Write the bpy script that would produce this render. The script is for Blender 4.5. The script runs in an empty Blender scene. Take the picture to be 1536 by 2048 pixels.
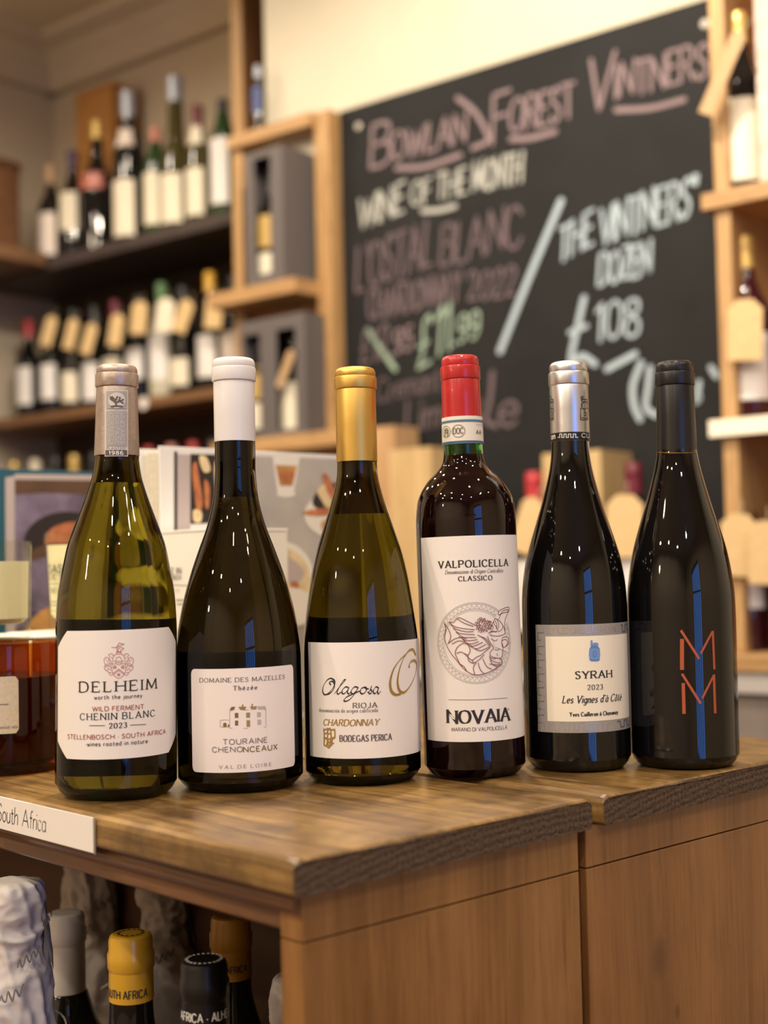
import bpy, bmesh, math, random
from mathutils import Vector, Matrix, noise

random.seed(7)
SC = bpy.context.scene
COL = SC.collection
# ------------------------------------------------------------------ camera
FPX, CX, CY = 2700.0, 768.0, 1024.0
TOP = 0.90                      # height of the table top
CAM = Vector((0, 0, TOP + 0.1476))
PITCH, ROLL = math.atan(116 / FPX), 0.023
F = Vector((0, math.cos(PITCH), math.sin(PITCH)))
_U0 = Vector((0, -math.sin(PITCH), math.cos(PITCH)))
_R0 = Vector((1, 0, 0))
RGT = _R0 * math.cos(ROLL) - _U0 * math.sin(ROLL)
UP = _R0 * math.sin(ROLL) + _U0 * math.cos(ROLL)
cam = bpy.data.cameras.new('camera')
cam.sensor_fit = 'VERTICAL'
cam.sensor_height = 36.0
cam.sensor_width = 27.0
cam.lens = FPX / 2048 * 36.0
cam.clip_start = 0.05
cam.dof.use_dof = True
cam.dof.focus_distance = 0.935
cam.dof.aperture_fstop = cam.lens / 11.2
co = bpy.data.objects.new('camera', cam)
COL.objects.link(co)
M = Matrix((RGT, UP, -F)).transposed().to_4x4()
M.translation = CAM
co.matrix_world = M
SC.camera = co
# ------------------------------------------------------------------ dusk outside, exposure
world = bpy.data.worlds.new('dusk')
SC.world = world
world.use_nodes = True
bg = world.node_tree.nodes['Background']
bg.inputs[0].default_value = (0.15, 0.36, 1.0, 1)
bg.inputs[1].default_value = 5.2
SC.view_settings.view_transform = 'Standard'
SC.view_settings.look = 'None'
SC.view_settings.exposure = -0.18
SC.view_settings.gamma = 1.0
SC.view_settings.use_curve_mapping = False
SC.cycles.use_denoising = True
SC.cycles.max_bounces = 14
SC.cycles.transmission_bounces = 12
SC.cycles.glossy_bounces = 6
SC.cycles.diffuse_bounces = 5
SC.cycles.sample_clamp_indirect = 6.0
SC.cycles.caustics_refractive = False
SC.cycles.caustics_reflective = False

# ------------------------------------------------------------------ frames of the room and of the table
def ray(px, py):
    return (F * FPX + RGT * (px - CX) + UP * (CY - py)).normalized()

def on_height(px, py, z):
    d = ray(px, py)
    return CAM + d * ((z - CAM.z) / d.z)

WX = Vector((0.774, -0.633, 0)).normalized()     # along the back wall, to the right
WY = Vector((-WX.y, WX.x, 0))                    # away from the viewer
P1 = Vector((-0.073, 2.937, 0))                  # left end of the blackboard on the wall
WROT = math.atan2(WX.y, WX.x)

def rm(a, b, z=0.0):
    v = P1 + WX * a + WY * b
    return Vector((v.x, v.y, z))

def at_b(px, py, b):
    """point of the vertical plane at offset b from the back wall seen at a pixel -> (a, z)"""
    d = ray(px, py)
    t = (b - (CAM - P1).dot(WY)) / d.dot(WY)
    p = CAM + d * t
    q = p - P1
    return q.dot(WX), p.z

C0 = on_height(586, 1721, TOP)                   # front corner of the table
E1 = (on_height(0, 1589, TOP) - C0).normalized()  # along the open side, to the far left
E2 = Vector((E1.y, -E1.x, 0))                    # along the end panels, to the far right
TROT = math.atan2(E2.y, E2.x)

def tb(a, b, z=0.0):
    v = C0 + E2 * a + E1 * b
    return Vector((v.x, v.y, z))

# ------------------------------------------------------------------ lamps of the shop (ceiling spots)
CEIL = 2.73
def lamp(p, watts, col=(1.0, 0.86, 0.68), size=172, rad=0.03, aim=None):
    l = bpy.data.lights.new('ceiling_spot', 'SPOT')
    l.energy = watts
    l.color = col
    l.spot_size = math.radians(size)
    l.spot_blend = 0.3
    l.shadow_soft_size = rad
    o = bpy.data.objects.new('ceiling_spot', l)
    COL.objects.link(o)
    o.location = p
    if aim is not None:
        o.rotation_euler = (aim - p).to_track_quat('-Z', 'Y').to_euler()
    return o
LZ = CEIL - 0.08
lamp(Vector((0.02, 1.52, LZ)), 120, rad=0.03)          # over the display table, just behind the bottle row
for a_, b_, w_ in ((0.05, -1.05, 13), (1.0, -1.0, 9), (1.95, -1.1, 24), (3.1, -0.9, 18),
                   (-0.1, -1.9, 26), (0.95, -1.75, 38), (2.0, -1.9, 30), (3.2, -1.8, 22),
                   (0.2, -2.9, 66), (1.2, -2.9, 54), (2.2, -3.0, 42), (3.3, -3.0, 24),
                   (0.2, -4.1, 48), (1.4, -4.1, 34), (2.6, -4.1, 28),
                   (-0.85, -0.55, 15), (-0.8, -1.5, 20)):
    lamp(rm(a_, b_, LZ), w_)
for a_, b_, z_, w_ in ((-0.95, -0.9, 2.25, 11), (0.75, -2.9, 2.25, 8), (2.6, -1.6, 2.25, 8), (0.62, -3.55, 1.75, 8)):   # unseen point lights added to brighten the ceiling and the cabinet shelf
    l = bpy.data.lights.new('added_fill_light', 'POINT')
    l.energy = w_
    l.color = (1.0, 0.80, 0.56)
    l.shadow_soft_size = 0.04
    o = bpy.data.objects.new('added_fill_light', l)
    COL.objects.link(o)
    o.location = rm(a_, b_, z_)

# ------------------------------------------------------------------ materials
MATS = {}
def srgb(r, g, b):
    f = lambda c: (c / 255 / 12.92) if c / 255 <= 0.04045 else ((c / 255 + 0.055) / 1.055) ** 2.4
    return (f(r), f(g), f(b), 1)

def mat(name, col, rough=0.5, metal=0.0, spec=0.5, trans=0.0, ior=1.45, coat=0.0, grain=0.0, gscale=60, bump=0.0):
    if name in MATS:
        return MATS[name]
    m = bpy.data.materials.new(name)
    m.use_nodes = True
    nt = m.node_tree
    b = nt.nodes['Principled BSDF']
    if len(col) == 3:
        col = (*col, 1)
    b.inputs['Base Color'].default_value = col
    b.inputs['Roughness'].default_value = rough
    b.inputs['Metallic'].default_value = metal
    b.inputs['Specular IOR Level'].default_value = spec
    b.inputs['Transmission Weight'].default_value = trans
    b.inputs['IOR'].default_value = ior
    b.inputs['Coat Weight'].default_value = coat
    if grain or bump:
        tc = nt.nodes.new('ShaderNodeTexCoord')
        n = nt.nodes.new('ShaderNodeTexNoise')
        n.inputs['Scale'].default_value = gscale
        n.inputs['Detail'].default_value = 5
        nt.links.new(tc.outputs['Object'], n.inputs['Vector'])
        if grain:
            r = nt.nodes.new('ShaderNodeMapRange')
            r.inputs['To Min'].default_value = 1 - grain
            r.inputs['To Max'].default_value = 1 + grain
            r.inputs['From Min'].default_value = 0.3
            r.inputs['From Max'].default_value = 0.7
            nt.links.new(n.outputs['Fac'], r.inputs['Value'])
            mx = nt.nodes.new('ShaderNodeVectorMath')
            mx.operation = 'SCALE'
            mx.inputs[0].default_value = col[:3]
            nt.links.new(r.outputs[0], mx.inputs['Scale'])
            nt.links.new(mx.outputs[0], b.inputs['Base Color'])
        if bump:
            bp = nt.nodes.new('ShaderNodeBump')
            bp.inputs['Strength'].default_value = bump
            bp.inputs['Distance'].default_value = 0.002
            nt.links.new(n.outputs['Fac'], bp.inputs['Height'])
            nt.links.new(bp.outputs[0], b.inputs['Normal'])
    MATS[name] = m
    return m

def wood(name, c1, c2, axis=0, rough=0.5, scale=1.0, knots=0.4, blotch=0.0, bump=0.25, coat=0.0, dark=(0.05, 0.025, 0.01), lines=0.5, spots=(), scratch=0.0):
    """grain running along a local axis (0 x, 1 y, 2 z)"""
    if name in MATS:
        return MATS[name]
    m = bpy.data.materials.new(name)
    m.use_nodes = True
    nt = m.node_tree
    N, L = nt.nodes, nt.links
    b = N['Principled BSDF']
    tc = N.new('ShaderNodeTexCoord')
    mp = N.new('ShaderNodeMapping')
    s = [1.0, 1.0, 1.0]
    s[axis] = 0.06
    mp.inputs['Scale'].default_value = [v * scale for v in s]
    L.new(tc.outputs['Object'], mp.inputs['Vector'])
    warp = N.new('ShaderNodeTexNoise')
    warp.inputs['Scale'].default_value = 9
    warp.inputs['Detail'].default_value = 2
    L.new(mp.outputs[0], warp.inputs['Vector'])
    wv = N.new('ShaderNodeVectorMath')
    wv.operation = 'MULTIPLY_ADD'
    L.new(warp.outputs['Color'], wv.inputs[0])
    wv.inputs[1].default_value = (0.05, 0.05, 0.05)
    L.new(mp.outputs[0], wv.inputs[2])
    n1 = N.new('ShaderNodeTexNoise')
    n1.inputs['Scale'].default_value = 120
    n1.inputs['Detail'].default_value = 6
    n1.inputs['Roughness'].default_value = 0.65
    L.new(wv.outputs[0], n1.inputs['Vector'])
    n2 = N.new('ShaderNodeTexNoise')
    n2.inputs['Scale'].default_value = 14
    n2.inputs['Detail'].default_value = 3
    L.new(wv.outputs[0], n2.inputs['Vector'])
    cr = N.new('ShaderNodeValToRGB')
    cr.color_ramp.elements[0].position = 0.40
    cr.color_ramp.elements[0].color = c1 if len(c1) == 4 else (*c1, 1)
    cr.color_ramp.elements[1].position = 0.60
    cr.color_ramp.elements[1].color = c2 if len(c2) == 4 else (*c2, 1)
    mixf = N.new('ShaderNodeMath')
    mixf.operation = 'MULTIPLY_ADD'
    L.new(n1.outputs['Fac'], mixf.inputs[0])
    mixf.inputs[1].default_value = 0.55
    h = N.new('ShaderNodeMath')
    h.operation = 'MULTIPLY'
    L.new(n2.outputs['Fac'], h.inputs[0])
    h.inputs[1].default_value = 0.45
    L.new(h.outputs[0], mixf.inputs[2])
    L.new(mixf.outputs[0], cr.inputs['Fac'])
    # fine dark growth lines
    wave = N.new('ShaderNodeTexNoise')
    wave.inputs['Scale'].default_value = 330
    wave.inputs['Detail'].default_value = 1
    L.new(wv.outputs[0], wave.inputs['Vector'])
    wr = N.new('ShaderNodeMapRange')
    wr.inputs['From Min'].default_value = 0.58
    wr.inputs['From Max'].default_value = 0.74
    wr.inputs['To Max'].default_value = lines
    L.new(wave.outputs['Fac'], wr.inputs['Value'])
    mx = N.new('ShaderNodeMix')
    mx.data_type = 'RGBA'
    L.new(wr.outputs[0], mx.inputs['Factor'])
    L.new(cr.outputs['Color'], mx.inputs['A'])
    mx.inputs['B'].default_value = (*dark, 1)
    last = mx.outputs['Result']
    if blotch:
        nb = N.new('ShaderNodeTexNoise')
        nb.inputs['Scale'].default_value = 9
        nb.inputs['Detail'].default_value = 8
        nb.inputs['Roughness'].default_value = 0.7
        L.new(tc.outputs['Object'], nb.inputs['Vector'])
        br = N.new('ShaderNodeMapRange')
        br.inputs['From Min'].default_value = 0.44
        br.inputs['From Max'].default_value = 0.62
        br.inputs['To Max'].default_value = blotch
        L.new(nb.outputs['Fac'], br.inputs['Value'])
        m2 = N.new('ShaderNodeMix')
        m2.data_type = 'RGBA'
        L.new(br.outputs[0], m2.inputs['Factor'])
        L.new(last, m2.inputs['A'])
        m2.inputs['B'].default_value = (*dark, 1)
        last = m2.outputs['Result']
    for k_ in range(3 if scratch else 0):                # light scratches at odd angles
        ms = N.new('ShaderNodeMapping')
        ms.inputs['Rotation'].default_value = (0, 0, (0.5, 1.25, 2.3)[k_])
        ms.inputs['Scale'].default_value = (420, 9, 420)
        ms.inputs['Location'].default_value = (k_ * 3.3, k_, 0)
        L.new(tc.outputs['Object'], ms.inputs['Vector'])
        ns = N.new('ShaderNodeTexNoise')
        ns.inputs['Scale'].default_value = 1.0
        ns.inputs['Detail'].default_value = 1
        L.new(ms.outputs[0], ns.inputs['Vector'])
        sr = N.new('ShaderNodeMapRange')
        sr.inputs['From Min'].default_value = 0.765
        sr.inputs['From Max'].default_value = 0.80
        sr.inputs['To Max'].default_value = scratch
        L.new(ns.outputs['Fac'], sr.inputs['Value'])
        m3 = N.new('ShaderNodeMix')
        m3.data_type = 'RGBA'
        L.new(sr.outputs[0], m3.inputs['Factor'])
        L.new(last, m3.inputs['A'])
        m3.inputs['B'].default_value = (0.62, 0.45, 0.22, 1)
        last = m3.outputs['Result']
    for (sx, sy, sz, rad) in spots:                      # knots
        vd = N.new('ShaderNodeVectorMath')
        vd.operation = 'SUBTRACT'
        L.new(tc.outputs['Object'], vd.inputs[0])
        vd.inputs[1].default_value = (sx, sy, sz)
        vm = N.new('ShaderNodeVectorMath')
        vm.operation = 'MULTIPLY'
        L.new(vd.outputs[0], vm.inputs[0])
        k3 = [1.0, 1.0, 1.0]
        k3[axis] = 0.62
        vm.inputs[1].default_value = k3
        vl = N.new('ShaderNodeVectorMath')
        vl.operation = 'LENGTH'
        L.new(vm.outputs[0], vl.inputs[0])
        kr = N.new('ShaderNodeMapRange')
        kr.inputs['From Min'].default_value = rad
        kr.inputs['From Max'].default_value = rad * 0.35
        kr.inputs['To Max'].default_value = 0.75
        L.new(vl.outputs['Value'], kr.inputs['Value'])
        mk = N.new('ShaderNodeMix')
        mk.data_type = 'RGBA'
        L.new(kr.outputs[0], mk.inputs['Factor'])
        L.new(last, mk.inputs['A'])
        mk.inputs['B'].default_value = (*dark, 1)
        last = mk.outputs['Result']
    L.new(last, b.inputs['Base Color'])
    rr = N.new('ShaderNodeMapRange')
    rr.inputs['To Min'].default_value = max(0.05, rough - 0.12)
    rr.inputs['To Max'].default_value = rough + 0.15
    L.new(n1.outputs['Fac'], rr.inputs['Value'])
    L.new(rr.outputs[0], b.inputs['Roughness'])
    b.inputs['Coat Weight'].default_value = coat
    b.inputs['Coat Roughness'].default_value = 0.25
    bp = N.new('ShaderNodeBump')
    bp.inputs['Strength'].default_value = bump
    bp.inputs['Distance'].default_value = 0.001
    L.new(n1.outputs['Fac'], bp.inputs['Height'])
    L.new(bp.outputs[0], b.inputs['Normal'])
    MATS[name] = m
    return m

def endgrain(name, c1, c2):
    """sawn end of a board: curved growth rings across the local x / z plane, rough saw fuzz"""
    m = bpy.data.materials.new(name)
    m.use_nodes = True
    nt = m.node_tree
    N, L = nt.nodes, nt.links
    b = N['Principled BSDF']
    tc = N.new('ShaderNodeTexCoord')
    mp = N.new('ShaderNodeMapping')
    mp.inputs['Location'].default_value = (-0.22, 0, 0.05)
    mp.inputs['Scale'].default_value = (1, 0.02, 1)
    L.new(tc.outputs['Object'], mp.inputs['Vector'])
    wv = N.new('ShaderNodeTexWave')
    wv.wave_type = 'RINGS'
    wv.rings_direction = 'Y'
    wv.inputs['Scale'].default_value = 70
    wv.inputs['Distortion'].default_value = 3.0
    wv.inputs['Detail'].default_value = 3
    wv.inputs['Detail Scale'].default_value = 2
    L.new(mp.outputs[0], wv.inputs['Vector'])
    n = N.new('ShaderNodeTexNoise')
    n.inputs['Scale'].default_value = 500
    n.inputs['Detail'].default_value = 3
    L.new(tc.outputs['Object'], n.inputs['Vector'])
    ad = N.new('ShaderNodeMath')
    ad.operation = 'MULTIPLY_ADD'
    L.new(wv.outputs['Fac'], ad.inputs[0])
    ad.inputs[1].default_value = 0.16
    hm = N.new('ShaderNodeMath')
    hm.operation = 'MULTIPLY'
    L.new(n.outputs['Fac'], hm.inputs[0])
    hm.inputs[1].default_value = 0.84
    L.new(hm.outputs[0], ad.inputs[2])
    cr = N.new('ShaderNodeValToRGB')
    cr.color_ramp.elements[0].position = 0.32
    cr.color_ramp.elements[0].color = (*c1, 1)
    cr.color_ramp.elements[1].position = 0.75
    cr.color_ramp.elements[1].color = (*c2, 1)
    L.new(ad.outputs[0], cr.inputs['Fac'])
    L.new(cr.outputs[0], b.inputs['Base Color'])
    b.inputs['Roughness'].default_value = 0.85
    bp = N.new('ShaderNodeBump')
    bp.inputs['Strength'].default_value = 0.6
    bp.inputs['Distance'].default_value = 0.001
    L.new(ad.outputs[0], bp.inputs['Height'])
    L.new(bp.outputs[0], b.inputs['Normal'])
    MATS[name] = m
    return m

def thin_glass(name, tint, gloss=1.0):
    """one wall of thin glass: tinted clear plus a Fresnel reflection"""
    m = bpy.data.materials.new(name)
    m.use_nodes = True
    nt = m.node_tree
    nt.nodes.remove(nt.nodes['Principled BSDF'])
    t = nt.nodes.new('ShaderNodeBsdfTransparent')
    t.inputs[0].default_value = (*tint, 1)
    gl = nt.nodes.new('ShaderNodeBsdfGlossy')
    gl.inputs['Roughness'].default_value = 0.02
    fr = nt.nodes.new('ShaderNodeFresnel')
    fr.inputs['IOR'].default_value = 1.42
    ge = nt.nodes.new('ShaderNodeNewGeometry')
    ml = nt.nodes.new('ShaderNodeMath')
    ml.operation = 'MULTIPLY_ADD'
    nt.links.new(ge.outputs['Backfacing'], ml.inputs[0])
    ml.inputs[1].default_value = -1.0
    ml.inputs[2].default_value = 1.0
    m2 = nt.nodes.new('ShaderNodeMath')
    m2.operation = 'MULTIPLY'
    nt.links.new(fr.outputs[0], m2.inputs[0])
    nt.links.new(ml.outputs[0], m2.inputs[1])
    mx = nt.nodes.new('ShaderNodeMixShader')
    nt.links.new(m2.outputs[0], mx.inputs[0])
    nt.links.new(t.outputs[0], mx.inputs[1])
    nt.links.new(gl.outputs[0], mx.inputs[2])
    nt.links.new(mx.outputs[0], nt.nodes['Material Output'].inputs['Surface'])
    MATS[name] = m
    return m

# ------------------------------------------------------------------ builders
def link(o, parent=None):
    COL.objects.link(o)
    if parent is not None:
        o.parent = parent
    return o

def obj(name, bm, m, parent=None, smooth=False):
    me = bpy.data.meshes.new(name)
    if smooth:
        for f in bm.faces:
            f.smooth = True
    bm.to_mesh(me)
    bm.free()
    for x in (m if isinstance(m, (list, tuple)) else [m]):
        me.materials.append(x)
    o = bpy.data.objects.new(name, me)
    return link(o, parent)

def thing(name, label, cat, loc=(0, 0, 0), rotz=0.0, group=None):
    o = bpy.data.objects.new(name, None)
    o.empty_display_size = 0.03
    link(o)
    o.location = loc
    o.rotation_euler = (0, 0, rotz)
    o['label'] = label
    o['category'] = cat
    if group:
        o['group'] = group
    return o

def tag(o, label, cat, group=None):
    o['label'] = label
    o['category'] = cat
    if group:
        o['group'] = group
    return o

def struct(o):
    o['kind'] = 'structure'
    return o

def box(bm, x0, x1, y0, y1, z0, z1, bev=0.0, mi=0):
    vs = [bm.verts.new(p) for p in ((x0, y0, z0), (x1, y0, z0), (x1, y1, z0), (x0, y1, z0),
                                    (x0, y0, z1), (x1, y0, z1), (x1, y1, z1), (x0, y1, z1))]
    fs = [bm.faces.new([vs[i] for i in q]) for q in ((3, 2, 1, 0), (4, 5, 6, 7), (0, 1, 5, 4), (1, 2, 6, 5), (2, 3, 7, 6), (3, 0, 4, 7))]
    for f in fs:
        f.material_index = mi
    if bev:
        es = list({e for f in fs for e in f.edges})
        bmesh.ops.bevel(bm, geom=es, offset=bev, segments=2, affect='EDGES', profile=0.6)
    return bm

def boxm(*a, **k):
    return box(bmesh.new(), *a, **k)

def smoothcurve(pts, n=6, closed=False):
    out = []
    m = len(pts)
    rng = m if closed else m - 1
    for i in range(rng):
        if closed:
            p0, p1, p2, p3 = pts[(i - 1) % m], pts[i], pts[(i + 1) % m], pts[(i + 2) % m]
        else:
            p1, p2 = pts[i], pts[i + 1]
            p0 = pts[i - 1] if i else tuple(2 * a - b for a, b in zip(p1, p2))
            p3 = pts[i + 2] if i + 2 < m else tuple(2 * b - a for a, b in zip(p1, p2))
        for k in range(n):
            t = k / n
            out.append(tuple(0.5 * (2 * b + (c - a) * t + (2 * a - 5 * b + 4 * c - d) * t * t + (3 * b - a - 3 * c + d) * t ** 3)
                             for a, b, c, d in zip(p0, p1, p2, p3)))
    if not closed:
        out.append(tuple(pts[-1]))
    return out

def lathe(bm, prof, seg=48, cap0=False, cap1=False, flip=False, mi=None):
    """prof: list of (r, z), spun about z; outward normals when z rises along the list"""
    rings = []
    for r, z in prof:
        if r < 1e-6:
            rings.append([bm.verts.new((0, 0, z))])
        else:
            rings.append([bm.verts.new((r * math.sin(2 * math.pi * i / seg), -r * math.cos(2 * math.pi * i / seg), z)) for i in range(seg)])
    fs = []
    hard = set()
    for k in range(1, len(prof) - 1):
        d0 = Vector((prof[k][0] - prof[k - 1][0], prof[k][1] - prof[k - 1][1]))
        d1 = Vector((prof[k + 1][0] - prof[k][0], prof[k + 1][1] - prof[k][1]))
        if d0.length > 1e-9 and d1.length > 1e-9 and d0.angle(d1) > 0.42:
            hard.add(k)
    for k in range(len(rings) - 1):
        A, B = rings[k], rings[k + 1]
        for i in range(seg):
            j = (i + 1) % seg
            if len(A) == 1 and len(B) == 1:
                continue
            if len(A) == 1:
                q = [A[0], B[j], B[i]]
            elif len(B) == 1:
                q = [A[i], A[j], B[0]]
            else:
                q = [A[i], A[j], B[j], B[i]]
            if flip:
                q.reverse()
            f = bm.faces.new(q)
            f.smooth = True
            if mi is not None:
                f.material_index = mi(prof[k][1], prof[k + 1][1]) if callable(mi) else mi
            fs.append(f)
    for k in hard:
        R_ = rings[k]
        if len(R_) > 1:
            for i in range(seg):
                e = bm.edges.get((R_[i], R_[(i + 1) % seg]))
                if e:
                    e.smooth = False
    for ok, R_, rev in ((cap0, rings[0], True), (cap1, rings[-1], False)):
        if ok and len(R_) > 1:
            f = bm.faces.new(list(reversed(R_)) if rev != flip else R_)
            fs.append(f)
    return fs

def fine(prof, n=5):
    return smoothcurve(prof, n)

# ------------------------------------------------------------------ drawn lettering: a stroke alphabet
GL = {}
def g(ch, w, s):
    st = []
    for part in s.split(';'):
        part = part.strip()
        sm = part.startswith('~')
        pts = [tuple(float(v) for v in p.split(',')) for p in part.lstrip('~').split()]
        st.append((sm, pts))
    GL[ch] = (w, st)
g('A', .8, "0,0 .4,1 .8,0; .14,.35 .66,.35")
g('B', .62, "0,0 0,1; ~0,1 .35,1 .55,.9 .55,.64 .35,.53 0,.53; ~0,.53 .4,.53 .62,.4 .62,.13 .4,0 0,0")
g('C', .74, "~.72,.8 .55,.97 .35,1 .1,.85 0,.5 .1,.15 .35,0 .55,.03 .74,.2")
g('D', .75, "0,0 0,1; ~0,1 .35,1 .65,.86 .75,.5 .65,.14 .35,0 0,0")
g('E', .55, "0,0 0,1; 0,1 .52,1; 0,.53 .42,.53; 0,0 .55,0")
g('F', .52, "0,0 0,1; 0,1 .52,1; 0,.53 .42,.53")
g('G', .78, "~.74,.82 .57,.97 .37,1 .1,.85 0,.5 .1,.15 .37,0 .6,.03 .76,.15; .76,.1 .76,.45; .5,.45 .76,.45")
g('H', .72, "0,0 0,1; .72,0 .72,1; 0,.52 .72,.52")
g('I', .02, "0,0 0,1")
g('J', .38, "~.38,1 .38,.6 .37,.25 .3,.05 .15,0 0,.1")
g('K', .68, "0,0 0,1; .65,1 .02,.42; .2,.58 .68,0")
g('L', .5, "0,0 0,1; 0,0 .5,0")
g('M', .9, "0,0 .06,1 .45,.12 .84,1 .9,0")
g('N', .74, "0,0 0,1 .74,0 .74,1")
g('O', .82, "~.41,1 .12,.87 0,.5 .12,.13 .41,0 .7,.13 .82,.5 .7,.87 .41,1")
g('P', .58, "0,0 0,1; ~0,1 .36,1 .58,.88 .58,.6 .36,.47 0,.47")
g('Q', .82, "~.41,1 .12,.87 0,.5 .12,.13 .41,0 .7,.13 .82,.5 .7,.87 .41,1; .5,.2 .85,-.1")
g('R', .64, "0,0 0,1; ~0,1 .36,1 .57,.88 .57,.62 .36,.5 0,.5; .3,.5 .64,0")
g('S', .52, "~.48,.84 .38,.97 .25,1 .06,.92 .03,.74 .15,.58 .38,.46 .5,.27 .42,.06 .25,0 .1,.03 0,.17")
g('T', .68, ".34,0 .34,1; 0,1 .68,1")
g('U', .7, "~0,1 0,.6 .02,.3 .12,.06 .35,0 .58,.06 .68,.3 .7,.6 .7,1")
g('V', .76, "0,1 .38,0 .76,1")
g('W', 1.1, "0,1 .28,0 .55,.9 .82,0 1.1,1")
g('X', .7, "0,0 .7,1; 0,1 .7,0")
g('Y', .72, "0,1 .36,.5 .72,1; .36,.5 .36,0")
g('Z', .64, "0,1 .62,1 0,0 .64,0")
g('a', .42, ".42,.6 .42,0; ~.42,.5 .22,.6 .04,.46 .02,.16 .2,0 .42,.14")
g('b', .42, "0,1 0,0; ~0,.45 .2,.6 .42,.45 .42,.15 .2,0 0,.14")
g('c', .4, "~.4,.48 .22,.6 .03,.45 .03,.15 .22,0 .4,.1")
g('d', .42, ".42,1 .42,0; ~.42,.45 .22,.6 .02,.45 .02,.15 .22,0 .42,.14")
g('e', .42, "~.02,.32 .2,.32 .42,.32 .38,.52 .22,.6 .04,.46 .02,.2 .2,0 .4,.09")
g('f', .32, "~.36,.95 .22,1 .14,.85 .14,.6; .14,.75 .14,0; 0,.6 .3,.6")
g('g', .42, ".42,.6 .42,-.1; ~.42,-.1 .34,-.28 .16,-.3 .02,-.22; ~.42,.45 .22,.6 .02,.45 .02,.15 .22,0 .42,.14")
g('h', .4, "0,1 0,0; ~0,.4 .18,.58 .34,.56 .4,.4; .4,.42 .4,0")
g('i', .02, "0,.6 0,0; 0,.8 0,.88")
g('j', .12, "~.12,.6 .12,.2 .12,-.15 .0,-.3; .12,.8 .12,.88")
g('k', .4, "0,1 0,0; .36,.6 .02,.26; .12,.36 .4,0")
g('l', .02, "0,1 0,0")
g('m', .66, "0,.6 0,0; ~0,.4 .16,.58 .3,.54 .33,.38; .33,.4 .33,0; ~.33,.4 .48,.58 .63,.54 .66,.38; .66,.4 .66,0")
g('n', .4, "0,.6 0,0; ~0,.4 .18,.58 .34,.56 .4,.4; .4,.42 .4,0")
g('o', .44, "~.22,.6 .04,.48 0,.3 .04,.12 .22,0 .4,.12 .44,.3 .4,.48 .22,.6")
g('p', .42, "0,.6 0,-.3; ~0,.45 .2,.6 .42,.45 .42,.15 .2,0 0,.14")
g('q', .42, ".42,.6 .42,-.3; ~.42,.45 .22,.6 .02,.45 .02,.15 .22,0 .42,.14")
g('r', .26, "0,.6 0,0; ~0,.38 .12,.56 .28,.58")
g('s', .34, "~.34,.5 .2,.6 .04,.52 .06,.36 .28,.28 .35,.12 .2,0 .0,.1")
g('t', .32, ".14,.85 .14,.12; ~.14,.15 .2,0 .34,.04; 0,.6 .3,.6")
g('u', .4, "~0,.6 0,.2 .12,0 .28,.02 .4,.18; .4,.6 .4,0")
g('v', .42, "0,.6 .21,0 .42,.6")
g('w', .62, "0,.6 .16,0 .31,.5 .46,0 .62,.6")
g('x', .4, "0,0 .4,.6; 0,.6 .4,0")
g('y', .42, "0,.6 .21,0; .42,.6 .21,0 .08,-.3")
g('z', .38, "0,.6 .36,.6 0,0 .38,0")
for a_, b_, acc in (('\u00e9', 'e', ".16,.72 .3,.9"), ('\u00e0', 'a', ".12,.9 .26,.72"), ('\u00f3', 'o', ".16,.72 .3,.9"), ('\u00f4', 'o', ".08,.72 .22,.88 .36,.72")):
    w_, s_ = GL[b_]
    GL[a_] = (w_, s_ + [(False, [tuple(float(v) for v in p.split(',')) for p in acc.split()])])
g('0', .56, "~.28,1 .06,.85 0,.5 .06,.15 .28,0 .5,.15 .56,.5 .5,.85 .28,1")
g('1', .25, "0,.8 .2,1 .2,0")
g('2', .54, "~.02,.76 .12,.96 .3,1 .48,.88 .48,.66 .3,.36 .02,.02; .02,0 .54,0")
g('3', .5, "~.02,.86 .2,1 .42,.94 .44,.7 .3,.56 .16,.54; ~.2,.54 .42,.46 .5,.26 .4,.05 .2,0 0,.12")
g('5', .5, ".44,1 .08,1 .04,.58; ~.04,.58 .24,.64 .46,.52 .48,.2 .3,0 .0,.08")
g('6', .52, "~.44,.94 .26,1 .06,.75 .0,.35 .1,.06 .28,0 .48,.12 .5,.4 .34,.56 .12,.52 .02,.34")
g('8', .52, "~.26,1 .08,.92 .06,.7 .26,.55 .48,.38 .48,.1 .26,0 .04,.1 .04,.38 .26,.55 .46,.7 .44,.92 .26,1")
g('9', .52, "~.48,.66 .4,.46 .2,.42 .04,.58 .04,.86 .24,1 .44,.92 .5,.66 .46,.26 .24,0 .06,.06")
g('\u00a3', .52, "~.5,.84 .38,1 .2,.94 .17,.68 .2,.35 .02,.02; .02,0 .52,0; 0,.46 .38,.46")
g("'", .06, ".04,1 .02,.78")
g('.', .04, "0,0 0,.06")
g('\u00b7', .1, ".05,.28 .05,.4")
g('(', .24, "~.24,1.05 .06,.75 0,.45 .06,.12 .24,-.15")
g(')', .24, "~0,1.05 .18,.75 .24,.45 .18,.12 0,-.15")
g('-', .3, "0,.42 .3,.42")
g('/', .5, "0,-.05 .5,1.05")

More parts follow.
